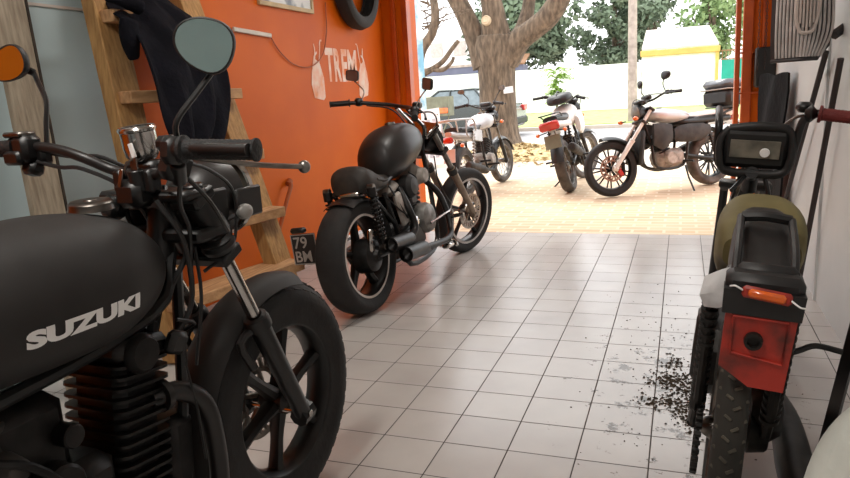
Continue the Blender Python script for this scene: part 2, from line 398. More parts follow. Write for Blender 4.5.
def wheel(name, root, c, Rr, tw, rim, style, mr='black', mtire='rubber', X=None, disc=None, stripe=None, tread=None, rimw=None, hub=.03, discname='brake_disc', groove=None):
    c = V(c); X = X or Matrix(); rw = rimw or tw * .42
    w = MB(X)
    w.lathe(c, (0, 1, 0), [(rim - .014, -rw * .6), (rim - .004, -rw * .95), (rim + .006, -rw), (rim + .006, -rw + .006), (rim - .006, 0), (rim + .006, rw - .006), (rim + .006, rw), (rim - .004, rw * .95), (rim - .014, rw * .6), (rim - .02, 0)], 48, closed=True)
    w.lathe(c, (0, 1, 0), [(0, -.055), (hub * .6, -.055), (hub, -.035), (hub, .035), (hub * .6, .055), (0, .055)], 20)
    kind, ns = style
    if kind == 'cast':
        for i in range(ns):
            a = 2 * PI * i / ns + .3; d = V((math.cos(a), 0, math.sin(a)))
            p0 = c + d * hub * .6; p1 = c + d * (rim - .01)
            w.tube([p0, p0.lerp(p1, .5), p1], [hub * .75, hub * .5, hub * .62], 8, 3, flat=.8)
    elif kind == 'split':
        for i in range(ns):
            for q in (-.12, .12):
                a = 2 * PI * i / ns; d0 = V((math.cos(a), 0, math.sin(a))); d1 = V((math.cos(a + q), 0, math.sin(a + q)))
                w.tube([c + d0 * hub * .8, c + d1 * (rim - .008)], [.011, .008], 6)
    else:
        for i in range(ns):
            a = 2 * PI * i / ns; sy = .03 if i % 2 else -.03; tw_ = .35 if (i // 2) % 2 else -.35
            w.tube([c + V((math.cos(a + tw_) * hub, sy, math.sin(a + tw_) * hub)), c + V((math.cos(a) * (rim - .012), 0, math.sin(a) * (rim - .012)))], .0022, 5)
    mts = [mr]
    if stripe:
        w.m(1)
        for sg in (-1, 1): w.lathe(c + V((0, sg * (rw + .0005), 0)), (0, 1, 0), [(rim - .008, -.001), (rim + .007, -.001), (rim + .007, .001), (rim - .008, .001)], 48, closed=True)
        mts.append(stripe)
    wo = w.build(name, mts, root)
    t = MB(X); h = Rr - rim; hw = tw / 2
    prof = [(rim, -rw), (rim + h * .25, -hw * .88), (rim + h * .55, -hw), (rim + h * .8, -hw * .86), (rim + h * .95, -hw * .5), (Rr, 0), (rim + h * .95, hw * .5), (rim + h * .8, hw * .86), (rim + h * .55, hw), (rim + h * .25, hw * .88), (rim, rw)]
    pr = [(q.x, q.y) for q in catmull([(a, b, 0) for a, b in prof], 2)]
    t.lathe(c, (0, 1, 0), pr, 64)
    if tread:
        n, hgt, kind = tread; t.m(1)
        for i in range(n):
            a = 2 * PI * i / n
            for q in ((-1, 1) if kind == 'chev' else (-1, 0, 1)):
                if kind == 'chev':
                    for (y0, da) in ((hw * .22, 0), (hw * .66, .55)):
                        aa = a + da * 2 * PI / n + (PI / n if q > 0 else 0); rr = Rr - (.10 if y0 > hw * .5 else .015) * h * 2
                        d = V((math.cos(aa), 0, math.sin(aa))); tt = V((-math.sin(aa), 0, math.cos(aa)))
                        nrm = (d + V((0, q * (.15 if y0 < hw * .5 else .55), 0))).normalized(); lat = nrm.cross(tt).normalized()
                        ln = (lat * .9 + tt * .6 * q).normalized(); sd = nrm.cross(ln).normalized()
                        Rm = Matrix((ln, sd, nrm)).transposed()
                        t.box(c + d * rr + V((0, q * y0, 0)), (hw * .52, hw * .2, hgt * 2), rot=Rm.to_4x4(), bev=.001)
                else:
                    aa = a + (PI / n if q == 0 else 0); d = V((math.cos(aa), 0, math.sin(aa))); tt = V((-math.sin(aa), 0, math.cos(aa)))
                    nrm = (d + V((0, q * .7, 0))).normalized(); lat = nrm.cross(tt).normalized()
                    Rm = Matrix((tt, lat, nrm)).transposed()
                    t.box(c + d * (Rr - (.0 if q == 0 else .16 * h)) + V((0, q * hw * .62, 0)), (2 * PI * Rr / n * .7, hw * (.62 if q == 0 else .5), hgt * 2), rot=Rm.to_4x4(), bev=.0015)
    t.build('tire', [groove or mtire, mtire] if tread else mtire, wo)
    if disc:
        dr, dy = disc; d = MB(X); cc = c + V((0, dy, 0))
        nh = 16
        vs = []; fs = []
        def ring(r, y, n=64): return [cc + V((math.cos(2 * PI * i / n) * r, y, math.sin(2 * PI * i / n) * r)) for i in range(n)]
        # drilled disc: two rims joined by bridges so that slots stay open
        d.lathe(cc, (0, 1, 0), [(dr * .86, -.0025), (dr, -.0025), (dr, .0025), (dr * .86, .0025)], 48, closed=True)
        d.lathe(cc, (0, 1, 0), [(dr * .55, -.0025), (dr * .66, -.0025), (dr * .66, .0025), (dr * .55, .0025)], 48, closed=True)
        for i in range(24):
            a = 2 * PI * i / 24; e = (math.cos(a), math.sin(a)); f = (math.cos(a + .12), math.sin(a + .12))
            d.tube([cc + V((e[0] * dr * .64, 0, e[1] * dr * .64)), cc + V((f[0] * dr * .88, 0, f[1] * dr * .88))], dr * .055, 6)
        for i in range(5):
            a = 2 * PI * i / 5; d.tube([c + V((math.cos(a) * .02, dy * .8, math.sin(a) * .02)), cc + V((math.cos(a + .25) * dr * .58, 0, math.sin(a + .25) * dr * .58))], .008, 6)
        d.build(discname, 'disc', wo)
    return wo

def fork(root, axle, top, sp, r1, r2, m1, m2, X, split=.5, extra=True, name='fork'):
    """two legs: upper tube m1, slider m2; axle / top are (x, z)"""
    f = MB(X); a = V((axle[0], 0, axle[1])); t = V((top[0], 0, top[1]))
    for s in (-1, 1):
        o = V((0, s * sp, 0)); mid = a.lerp(t, split)
        f.m(0).cyl(mid + o, t + o, r1)
        f.m(1).cyl(a + o + (a - t).normalized() * .02, mid + o, r2 * .86, r2); f.cyl(mid + o, mid + o + (t - a).normalized() * .02, r2 * 1.12)
        f.tube([a + o * 1.0 + V((-.02, 0, -.01)), a + o + V((.03, 0, .0))], r2 * 1.0, 8)
    f.m(0).cyl(a + V((0, -sp - .03, 0)), a + V((0, sp + .03, 0)), .009)
    d = (t - a).normalized()
    f.m(2)
    for q in (1, .78): p = a.lerp(t, q); f.box(p, (.07, sp * 2 + .06, .028), rot=(0, -math.atan2(-(t - a).x, (t - a).z) * 1, 0), bev=.006)
    f.cyl(a.lerp(t, .76), a.lerp(t, 1.0), .024)
    return f.build(name, [m1, m2, 'black'], root)

def mirror(root, base, pts, c, nrm, a, b, X, mh='plastic', mg='mirror', rot=0, shape=2.3, mstem='black', stem_r=.0055, th=.022):
    """stem through pts, head centred at c facing nrm with half-axes a, b"""
    s = MB(X).tube(pts, stem_r, 8, 5).m(1); c = V(c); n = V(nrm).normalized(); u = V((0, 0, 1)).cross(n).normalized(); w = n.cross(u)
    u, w = u * math.cos(rot) + w * math.sin(rot), w * math.cos(rot) - u * math.sin(rot)
    def ring(k, off, N=32):
        o = []
        for i in range(N):
            t = 2 * PI * i / N; cs, sn = math.cos(t), math.sin(t); e = 2 / shape
            x = math.copysign(abs(cs) ** e, cs) * a * k; y = math.copysign(abs(sn) ** e, sn) * b * k * (1 + .18 * cs * (1 if shape < 3 else 0))
            o.append(c + u * x + w * y + n * off)
        return o
    rs = [ring(.93, -.001), ring(.95, .004), ring(1, .003), ring(1.02, -.004), ring(.96, -th * .6), ring(.75, -th), ring(.3, -th * 1.15)]
    N = 32; vs = [p for r in rs for p in r]; fs = []
    for i in range(len(rs) - 1):
        for j in range(N): j2 = (j + 1) % N; fs.append((i * N + j, i * N + j2, (i + 1) * N + j2, (i + 1) * N + j))
    fs.append(tuple((len(rs) - 1) * N + j for j in range(N))); fs.append(tuple(range(N))[::-1])
    s.add(vs, fs); s.tube([V(pts[-1]), c - n * th], stem_r * 1.5, 8)
    o = s.build('mirror', [mstem, mh], root)
    g = MB(X); r = ring(.93, .001); r2 = ring(.93, -.0004); g.add(r + r2, [tuple(range(N)), tuple(range(N, 2 * N))[::-1]] + [(j, (j + 1) % N, N + (j + 1) % N, N + j) for j in range(N)])
    g.build('mirror_glass', mg, o); return o

def grip(parent, a, b, r, X, mt='grip', name='grip'):
    a = V(a); b = V(b); L = (b - a).length
    pr = [(0, 0), (r * 1.35, 0), (r * 1.35, .006), (r, .009)]; n = int(L / .009)
    for i in range(n): t = .012 + (L - .02) * i / n; pr += [(r, t), (r * .94, t + .003)]
    pr += [(r, L - .006), (r * 1.12, L - .004), (r * 1.12, L), (r * .5, L + .002), (0, L + .002)]
    return MB(X).lathe(a, b - a, pr, 20).build(name, mt, parent)

def lever(root, pts, X, m='steel', name='lever', r=.006):
    l = MB(X).tube(pts, [r * 1.5, r * 1.2, r, r][:len(pts)] if len(pts) < 5 else r, 8, 4, flat=.6); l.sphere(pts[-1], r * 1.5, 10, 8)
    return l.build(name, m, root)

def signal(root, base, c, m='orange_lens', r=(.03, .022, .022), X=None, name='turn_signal'):
    s = MB(X).tube([base, V(c)], .006, 8).m(1).sphere(c, r, 14, 10)
    return s.build(name, ['plastic', m], root)

def fins(mb, c, axis, n, sz, gap, taper=0, bev=.004, th=.35):
    """stack of cooling fins with rounded corners along axis"""
    c = V(c); ax = V(axis).normalized(); q = V((0, 0, 1)).rotation_difference(ax).to_matrix()
    for i in range(n):
        k = 1 - taper * abs(i - (n - 1) / 2) / n; a, b = sz[0] * k / 2, sz[1] * k / 2; e = min(a, b) * .35; pts = []
        for (sx, sy, w0) in ((1, 1, 0), (-1, 1, PI / 2), (-1, -1, PI), (1, -1, 1.5 * PI)):
            for w in (0, PI / 6, PI / 3, PI / 2): pts.append(c + ax * (i * gap - gap * th / 2) + q @ V((sx * (a - e) + math.cos(w0 + w) * e, sy * (b - e) + math.sin(w0 + w) * e, 0)))
        mb.poly(pts, ax * gap * th)
    mb.box(c + ax * ((n - 1) * gap / 2), (sz[0] * .8, sz[1] * .8, gap * n), rot=q.to_4x4(), bev=.02)
    return mb

def pair(name, fn, m, root):
    """left and right twins, each a part of its own"""
    return [fn(s).build(name, m, root) for s in (-1, 1)]

# ================================================================== FOREGROUND MOTORCYCLE
def suzuki():
    root = empty('motorcycle', (-1.055, 1.478, 0), (0, 0, PI / 2 - math.radians(3)), 'matte black motorcycle with white lettering on its tank, nearest the camera at left', 'motorcycle')
    Rw = .33; X = steer((-.3, 0, .95), .42, 0)
    wheel('front_wheel', root, (.045, 0, Rw + .012), Rw, .10, .212, ('cast', 6), mr='black', disc=(.125, .062), tread=(44, .005, 'knob'), hub=.04, X=X)
    wheel('rear_wheel', root, (-1.27, 0, .31), .31, .11, .215, ('cast', 6), mr='black', tread=(44, .004, 'knob'), hub=.05)
    fork(root, (0.02, .325), (-.285, .965), .095, .0165, .027, 'chrome', 'black', X, split=.48)
    # dark rubber boot and clamp on the right upper tube and its twin
    def boot(s):
        b = MB(X); p = lambda t: V((.02 + (-.305) * t, s * .095, .325 + .64 * t))
        b.tube([p(.99), p(.84)], [.03, .026], 14); b.lathe(p(.83), p(.84) - p(.80), [(.02, -.02), (.036, -.018), (.04, -.006), (.034, .002), (.04, .01), (.03, .018)], 18)
        return b
    pair('fork_boot', boot, 'plastic', root)
    def seal(s):
        b = MB(X); p = lambda t: V((.02 + (-.305) * t, s * .095, .325 + .64 * t))
        b.lathe(p(.49), p(.8) - p(.5), [(.02, -.025), (.033, -.022), (.033, .0), (.029, .012), (.02, .016)], 18)
        b.tube([p(.47), p(.47) + V((-.06, -s * .012, -.03)), p(.3) + V((-.07, -s * .015, 0))], [.012, .01, .012], 8, 3); return b
    pair('fork_seal', seal, 'plastic', root)
    f = MB(X).fender(.03, Rw + .012, Rw + .03, .125, 72, 185, .003, .035)
    for s in (-1, 1): f.tube([(.02, s * .07, .33 + .09), (-.06, s * .068, .34 + Rw * .8)], .009, 6)
    f.build('front_fender', 'satin', root)
    # tank
    t = MB().body([(-1.0, .07, .745, .86, 2.2), (-.93, .1, .73, .925, 2.2), (-.8, .132, .715, .965, 2.3), (-.65, .145, .712, .98, 2.4), (-.52, .136, .715, .972, 2.4), (-.43, .106, .735, .945, 2.3), (-.37, .07, .765, .905, 2.2), (-.33, .03, .8, .868, 2)], 40, 4)
    tank = t.build('fuel_tank', 'satin', root)
    bmt = bmesh.new(); bmt.from_mesh(tank.data); tree = BVHTree.FromBMesh(bmt)
    o = text_on('lettering', 'SUZUKI', 'white', tank, (-.742, -.2, .792), (1, 0, -.01), (0, 0, 1), .240, .031, bold=.06, tree=tree, lift=.0012, spacing=1.02)
    bmt.free(); o['label'] = 'white SUZUKI lettering'
    c = MB().lathe((-.476, -.01, .976), (-.04, -.04, 1), [(0, .016), (.012, .016), (.014, .014), (.026, .0145), (.037, .013), (.041, .009), (.042, 0), (.044, -.004)], 36)
    c.build('tank_cap', 'steel', tank)
    # seat, tail
    MB().body([(-1.62, .08, .76, .83), (-1.4, .12, .745, .84), (-1.1, .12, .75, .84), (-.96, .1, .75, .86)], 24, 4).build('seat', 'plastic', root)
    MB().fender(-1.27, .31, .36, .15, 30, 165, .003, .03).build('rear_fender', 'black', root)
    # frame
    f = MB()
    for s in (-1, 1):
        f.tube([(-.3, s * .02, .84), (-.42, s * .06, .74), (-.9, s * .07, .7), (-1.5, s * .09, .72)], .014, 8, 4)
        f.tube([(-.29, s * .02, .8), (-.37, s * .06, .5), (-.45, s * .07, .26), (-.9, s * .07, .24), (-1.0, s * .07, .5), (-.95, s * .07, .7)], .013, 8, 4)
        f.tube([(-1.0, s * .07, .33), (-1.27, s * .085, .31)], .017, 8); f.tube([(-1.18, s * .11, .7), (-1.26, s * .1, .33)], .02, 8)
    f.cyl((-.325, 0, .78), (-.285, 0, .95), .03); f.build('frame', 'black', root)
    # engine
    e = MB(); ax = (.12, 0, 1)
    fins(e, (-.50, 0, .395), ax, 13, (.14, .17, 0), .0225, 0, th=.28)
    e.box((-.465, 0, .69), (.14, .17, .05), rot=(0, .2, 0), bev=.015); e.box((-.45, 0, .715), (.1, .1, .03), rot=(0, .2, 0), bev=.01)
    for s in (-1, 1):
        for q in (-.045, .045): e.cyl((-.47 + q, s * .06, .69), (-.46 + q, s * .06, .728), .010, seg=6)
        e.lathe((-.48, s * .085, .685), (0, s, 0), [(.0, .02), (.032, .018), (.04, .008), (.042, 0)], 18)
    e.build('engine_cylinder', 'engine', root)
    k = MB().box((-.7, 0, .33), (.4, .2, .2), bev=.05)
    for s in (-1, 1):
        k.cyl((-.6, s * .09, .33), (-.6, s * .155, .33), .1, .085, 24); k.cyl((-.82, s * .09, .34), (-.82, s * .13, .34), .08, .07, 20)
    k.build('crankcase', 'engine', root)
    cb = MB(); cb.cyl((-.7, -.02, .6), (-.8, -.02, .59), .032); cb.cyl((-.77, -.03, .52), (-.77, -.03, .665), .04, .034, 16); cb.box((-.77, -.03, .535), (.09, .08, .05), bev=.012); cb.cyl((-.77, -.03, .66), (-.77, -.03, .7), .02)
    cb.cyl((-.775, -.07, .6), (-.775, -.115, .6), .026, .02); cb.tube([(-.77, -.03, .7), (-.7, -.05, .78), (-.5, -.04, .86)], .005, 6, 4)
    cb.build('carburetor', 'enginedust', root)
    MB().box((-.93, 0, .6), (.16, .2, .2), bev=.03).build('airbox', 'plastic', root)
    sc = MB().box((-.74, .02, .58), (.22, .17, .2), bev=.03); sc.cyl((-.70, -.06, .52), (-.70, -.11, .52), .045); sc.cyl((-.66, -.05, .60), (-.66, -.1, .60), .022); sc.tube([(-.84, -.08, .64), (-.76, -.12, .6), (-.68, -.11, .5), (-.62, -.1, .44)], .008, 8, 4)
    sc.box((-.64, 0, .47), (.14, .2, .14), bev=.03); sc.build('intake_housing', 'engine', root)
    MB().box((-.40, .0, .36), (.08, .16, .3), rot=(0, .1, 0), bev=.02).build('front_engine_mount', 'engine', root)
    ex = MB(); 
    ex.tube([(-.45, -.06, .57), (-.39, -.08, .565), (-.345, -.1, .52), (-.33, -.105, .43), (-.345, -.11, .3), (-.45, -.13, .2), (-.75, -.14, .17), (-.95, -.15, .18)], .0215, 14, 5)
    ex.tube([(-.95, -.15, .18), (-1.02, -.155, .2), (-1.5, -.17, .28), (-1.56, -.17, .29)], [.022, .042, .045, .03], 16, 4)
    ex.lathe((-.43, -.065, .57), (1, 0, 0), [(.02, -.005), (.036, -.005), (.036, .01), (.022, .012)], 16)
    ex.build('exhaust_pipe', 'blackgloss', root)
    # steering head assembly: yokes, instrument, ignition
    y = MB(X); y.box((-.3, 0, .975), (.09, .25, .022), bev=.008); y.box((-.27, 0, .885), (.1, .25, .03), bev=.008)
    for s in (-1, 1):
        y.cyl((-.285, s * .095, .95), (-.29, s * .095, .995), .024); y.box((-.345, s * .04, 1.01), (.035, .028, .05), bev=.006); y.box((-.24, s * .1, .93), (.1, .012, .09), bev=.005)
        y.tube([(-.3, s * .03, .99), (-.33, s * .06, .95), (-.3, s * .07, .86), (-.34, s * .05, .78)], .006, 6, 4)
    y.box((-.355, .0, .985), (.06, .07, .06), bev=.014); y.cyl((-.36, -.02, .99), (-.365, -.02, 1.035), .017)
    y.box((-.31, .0, 1.035), (.06, .09, .03), bev=.008); y.box((-.36, .06, .955), (.05, .04, .05), rot=(.3, .2, .3), bev=.01)
    y.build('triple_clamp', 'black', root)
    g = MB(X).lathe((-.318, 0, 1.052), (-.12, 0, 1), [(0, 0), (.026, 0), (.034, .01), (.0365, .03), (.0365, .06), (.039, .062), (.04, .067), (.036, .071), (.033, .069)], 32)
    g.m(1).lathe((-.318, 0, 1.045), (-.12, 0, 1), [(.0, .0665), (.034, .0665), (.034, .068), (0, .068)], 32)
    g.build('gauge_cup', ['chrome', 'steel'], root)
    kk = MB(X); kk.box((-.366, -.02, 1.045), (.004, .018, .028), bev=.001); kk.tube([(-.366, -.02, 1.058), (-.375, -.012, 1.05), (-.38, -.002, 1.03)], .0022, 6, 3)
    kk.box((-.383, .004, 1.02), (.004, .01, .04), rot=(.35, 0, 0), bev=.001).m(1).box((-.373, -.028, 1.075), (.004, .012, .03), rot=(-.25, 0, 0), bev=.001)
    kk.build('ignition_key', ['steel', 'white'], root)
    # bar
    hb = [(-.48, -.40, 1.078), (-.485, -.26, 1.083), (-.455, -.2, 1.07), (-.38, -.11, 1.035), (-.345, -.05, 1.022), (-.345, .05, 1.03), (-.372, .11, 1.062), (-.385, .17, 1.083), (-.40, .25, 1.092), (-.43, .39, 1.088)]
    bar = MB(X).tube(hb, .0112, 12, 4).build('handlebar', 'blackgloss', root)
    grip(bar, (-.484, -.262, 1.083), (-.458, -.402, 1.076), .0182, X); grip(bar, (-.402, .27, 1.091), (-.432, .395, 1.088), .0182, X)
    lever(root, [(-.445, -.235, 1.07), (-.40, -.27, 1.055), (-.33, -.31, 1.037), (-.235, -.345, 1.022)], X, 'steel', 'brake_lever', .009)
    lever(root, [(-.37, .22, 1.08), (-.32, .27, 1.075), (-.31, .38, 1.065)], X, 'steel', 'clutch_lever', .0065)
    sw = MB(X); sw.box((-.475, -.232, 1.08), (.045, .04, .05), rot=(0, .2, 0), bev=.012); sw.cyl((-.46, -.225, 1.055), (-.44, -.205, 1.02), .014); sw.box((-.452, -.205, 1.092), (.05, .04, .03), bev=.01)
    sw.box((-.44, -.2, 1.05), (.06, .05, .06), rot=(.2, .3, 0), bev=.015); sw.lathe((-.47, -.247, 1.081), (0, 1, 0), [(.012, -.006), (.024, -.006), (.024, .006), (.012, .006)], 20, closed=True)
    sw.build('throttle_housing', 'black', root)
    # brake fluid reservoir cup next to left clamp and left switch box
    sl = MB(X); sl.box((-.402, .24, 1.088), (.05, .045, .058), bev=.01); sl.box((-.4, .235, 1.045), (.035, .04, .03), rot=(0, .4, 0), bev=.008).m(1); sl.box((-.404, .255, 1.119), (.042, .055, .012), bev=.004)
    sl.m(0).box((-.425, .255, 1.07), (.02, .05, .03), bev=.006).box((-.385, .215, 1.075), (.03, .03, .05), bev=.008)
    sl.build('switch_box', ['black', 'steel'], root)
    cbl = MB(X)
    cbl.tube([(-.40, .22, 1.06), (-.385, .17, 1.045), (-.38, .11, 1.04), (-.34, .04, .99), (-.3, .02, .9)], .0045, 7, 5)
    cbl.tube([(-.38, .23, 1.08), (-.36, .16, 1.065), (-.35, .08, 1.06), (-.3, .03, 1.0), (-.24, .02, .85)], .0045, 7, 5)
    cbl.tube([(-.43, -.2, 1.03), (-.40, -.16, .97), (-.33, -.11, .90), (-.3, -.07, .8)], .005, 7, 5)
    cbl.tube([(-.44, -.21, 1.04), (-.36, -.2, .97), (-.27, -.16, .89), (-.24, -.12, .92), (-.27, -.06, .99)], .0045, 7, 5)
    cbl.tube([(-.45, -.2, 1.06), (-.32, -.17, 1.03), (-.2, -.13, .96), (-.2, -.11, .84), (-.28, -.09, .8)], .004, 7, 5)
    cbl.tube([(-.36, -.06, .97), (-.34, -.1, .88), (-.32, -.08, .74), (-.38, -.06, .66)], .006, 7, 5)
    cbl.tube([(-.3, -.09, .86), (-.31, -.1, .75), (-.33, -.08, .6)], .004, 6, 4)
    cbl.build('control_cables', 'plastic', root)
    hl = MB(X).lathe((-.15, -.0, .945), (1, 0, -.08), [(0, -.09), (.04, -.082), (.075, -.05), (.092, 0), (.095, .03)], 32)
    hl.m(1).lathe((-.13, 0, .945), (1, 0, -.08), [(.094, .028), (.099, .03), (.1, .042), (.094, .048), (.09, .046)], 32).m(2).lathe((-.13, 0, .945), (1, 0, -.08), [(.09, .046), (.06, .056), (0, .06)], 32)
    hl.m(0).box((-.12, -.105, .93), (.09, .012, .07), bev=.004); hl.box((-.12, .105, .93), (.09, .012, .07), bev=.004)
    hl.build('headlight', ['blackgloss', 'chrome', 'glassdark'], root)
    signal(root, (-.2, -.1, .9), (-.17, -.13, .915), 'alu', (.024, .016, .018), X)
    signal(root, (-.2, .1, .9), (-.2, .2, .9), 'alu', (.028, .02, .022), X)
    mirror(root, None, [(-.452, -.225, 1.09), (-.46, -.235, 1.13), (-.42, -.255, 1.18), (-.375, -.268, 1.225)], (-.408, -.272, 1.263), (-1, -.42, -.03), .055, .047, X, rot=-.42, shape=2.25)
    mirror(root, None, [(-.385, .2, 1.095), (-.378, .2, 1.14), (-.365, .205, 1.185), (-.345, .245, 1.225), (-.325, .28, 1.25)], (-.36, .315, 1.27), (-1, -.15, .02), .052, .036, X, mg='mirror', rot=.3, shape=2.25)
    pair('footpeg', lambda s: MB().tube([(-.85, s * .1, .26), (-.86, s * .26, .27)], .012, 8), 'black', root)
    MB().tube([(-.8, .1, .22), (-.78, .2, .1), (-.76, .26, .012)], .01, 8).build('kickstand', 'black', root)
    br = MB(); br.tube([(-.37, -.02, .66), (-.34, -.1, .7), (-.4, -.11, .73)], .004, 6, 3); br.box((-.4, -.1, .68), (.05, .03, .05), rot=(.2, .4, 0), bev=.01)
    br.tube([(-.38, -.1, .62), (-.375, -.11, .52), (-.37, -.11, .40)], .003, 6); br.build('spark_plug_lead', 'black', root)
    return root
suzuki()

# ================================================================== BLACK CRUISER
def cruiser():
    yaw = PI / 2 - math.radians(5)
    root = empty('motorcycle', (-1.61, 3.26, 0), (math.radians(-6), 0, yaw), 'black custom cruiser with fat tires and silver rim stripes beside the orange wall', 'motorcycle')
    X = steer((.98, 0, .82), math.radians(36), -17)
    wheel('rear_wheel', root, (0, 0, .315), .315, .165, .225, ('cast', 5), mr='black', stripe='ribpale', hub=.05, rimw=.065)
    wheel('front_wheel', root, (1.48, 0, .312), .312, .10, .235, ('cast', 5), mr='black', stripe='riblight', disc=(.13, -.05), hub=.03, X=X)
    fork(root, (1.45, .312), (.98, .93), .1, .019, .026, 'steel', 'forkbronze', X, split=.55)
    pair('fork_collar', lambda s: MB(X).lathe((1.19, s * .1, .65), (-.6, 0, .8), [(.02, -.02), (.036, -.02), (.036, .02), (.02, .02)], 14), 'black', root)
    XB = steer((.98, 0, .82), math.radians(36), -23) @ Matrix.Translation((-.09, 0, .025))
    cal = MB(X).box((1.40, -.075, .36), (.1, .05, .05), rot=(0, .8, 0), bev=.014).build('brake_caliper', 'forkbronze', root)
    # rear: swing arm, drum, fender hugging the tire
    MB().fender(0, .315, .328, .185, 52, 112, .004, .03).build('rear_fender', 'black', root)
    dr = MB().lathe((0, -.02, .315), (0, -1, 0), [(0, .12), (.03, .12), (.04, .1), (.085, .085), (.095, .05), (.095, 0)], 28); dr.build('drum_hub', 'engine', root)
    MB().box((-.02, -.11, .40), (.04, .03, .13), rot=(0, .2, 0), bev=.012).build('chrome_bracket', 'chrome', root); MB().box((.02, -.02, .648), (.10, .12, .03), rot=(0, .1, 0), bev=.01).build('fender_bracket', 'chrome', root)
    pair('swingarm', lambda s: MB().tube([(0, s * .12, .315), (.2, s * .13, .33), (.5, s * .09, .38)], [.024, .028, .03], 10, 4), 'black', root)
    for s in (-1, 1):
        sh = MB(); a = V((.05, s * .14, .35)); b = V((.02, s * .14, .68)); sh.cyl(a, b, .012); sh.cyl(b - V((0, 0, .05)), b, .026)
        n = 11
        pts = []
        for i in range(n * 10): t = i / (n * 10 - 1); p = a.lerp(b, .12 + .78 * t); w = 2 * PI * n * t; pts.append(p + V((math.cos(w) * .024, math.sin(w) * .024, 0)))
        sh.tube(pts, .005, 5); sh.m(1).cyl(a - V((0, .02, 0)), a + V((0, .02, 0)), .02); sh.cyl(b - V((0, .02, 0)), b + V((0, .02, 0)), .018)
        sh.build('rear_shock', ['engine', 'steel'], root)
    # seat: low solo seat with raised back
    st = MB().body([(.0, .08, .64, .75, 2.3), (.04, .12, .63, .80, 2.5), (.11, .125, .62, .79, 2.5), (.18, .125, .635, .75, 2.5), (.28, .1, .635, .725, 2.4), (.38, .06, .66, .74, 2)], 24, 4).build('seat', 'brown', root)
    MB().body([(.13, .13, .67, .75, 2), (.2, .13, .67, .72, 2), (.28, .11, .67, .715, 2), (.36, .06, .67, .71, 2)], 20, 3).build('seat_pad', 'brown', st)
    tk = MB().body([(.31, .05, .70, .82, 2), (.34, .11, .67, .90, 2.1), (.40, .14, .665, .95, 2.1), (.5, .16, .68, .985, 2.1), (.64, .155, .72, 1.0, 2.1), (.76, .125, .77, .99, 2.1), (.84, .08, .81, .96, 2), (.87, .03, .85, .92, 2)], 36, 4).build('fuel_tank', 'blackgloss', root)
    MB().lathe((.6, 0, .996), (0, 0, 1), [(0, .014), (.03, .012), (.034, 0)], 20).build('tank_cap', 'steel', tk)
    fr = MB(); fr.cyl((.93, 0, .76), (1.0, 0, .93), .035)
    for s in (-1, 1):
        fr.tube([(.93, s * .03, .8), (.86, s * .08, .45), (.8, s * .09, .2), (.4, s * .1, .17), (.3, s * .1, .4), (.22, s * .1, .62)], .016, 8, 4)
        fr.tube([(.95, s * .02, .86), (.6, s * .05, .76), (.2, s * .09, .66), (.02, s * .1, .66)], .016, 8, 4)
        fr.tube([(.3, s * .1, .42), (.12, s * .11, .58), (.02, s * .11, .66)], .012, 8)
    fr.build('frame', 'black', root)
    # v twin
    e = MB(); fins(e, (.58, 0, .42), (.42, 0, 1), 9, (.17, .17, 0), .028, .3); fins(e, (.48, 0, .42), (-.42, 0, 1), 9, (.17, .17, 0), .028, .3)
    e.build('engine_cylinders', 'engine', root)
    MB().box((.7, -.02, .68), (.15, .17, .1), rot=(0, .4, 0), bev=.03).cyl((.7, -.06, .66), (.7, -.14, .66), .06, .045).build('cylinder_head', 'dirtyalu', root); MB().box((.37, -.02, .63), (.13, .16, .07), rot=(0, -.4, 0), bev=.03).build('cylinder_head', 'dirtyalu', root)
    MB().box((.33, -.13, .51), (.07, .03, .2), rot=(0, -.28, 0), bev=.01).build('engine_side_cover', 'dirtyalu', root)
    k = MB().box((.5, 0, .32), (.42, .2, .22), bev=.06); k.cyl((.45, -.08, .30), (.45, -.15, .30), .1, .09, 24); k.cyl((.45, .08, .32), (.45, .14, .32), .11, .1, 24)
    k.build('crankcase', 'engine', root)
    cv = MB(); cv.lathe((.66, -.1, .4), (0, -1, 0), [(0, .06), (.05, .058), (.085, .045), (.095, .02), (.097, -.04)], 28); cv.build('clutch_cover', 'alu', root); MB().lathe((.42, -.13, .42), (0, -1, 0), [(0, .05), (.028, .045), (.032, 0)], 16).build('round_cap', 'chrome', root)
    ac = MB().lathe((.5, -.1, .62), (0, -1, 0), [(0, .06), (.05, .055), (.07, .03), (.07, -.02)], 24); ac.box((.52, -.1, .55), (.1, .06, .1), bev=.02); ac.build('air_filter', 'plastic', root)
    for i, (z0, x1, z1, y) in enumerate(((.62, .10, .345, -.19), (.66, .19, .27, -.225))):
        x = MB()
        if i == 0: x.tube([(.40, -.1, .62), (.36, -.16, .52), (.36, -.19, .4), (.3, -.19, .36), (x1 + .13, y, z1 + .0)], .02, 12, 5)
        else: x.tube([(.8, -.08, .62), (.88, -.13, .5), (.84, -.19, .32), (.7, -.22, .25), (x1 + .13, y, z1)], .02, 12, 5)
        a = V((x1 + .17, y, z1)); b = V((x1 - .06, y, z1 + .012))
        x.lathe(a, b - a, [(.02, -.02), (.04, 0), (.042, .01), (.042, .22), (.044, .23), (.040, .232), (.036, .2), (.0, .18)], 24)
        x.build('exhaust_pipe', 'engine', root)
    # forward controls
    fc = MB(); fc.tube([(.62, -.16, .37), (.9, -.18, .40)], .009, 8); fc.tube([(.72, -.15, .2), (.8, -.2, .26), (.86, -.2, .33), (.9, -.19, .40)], .011, 8, 3); fc.tube([(.86, -.16, .36), (.87, -.28, .37)], .013, 8)
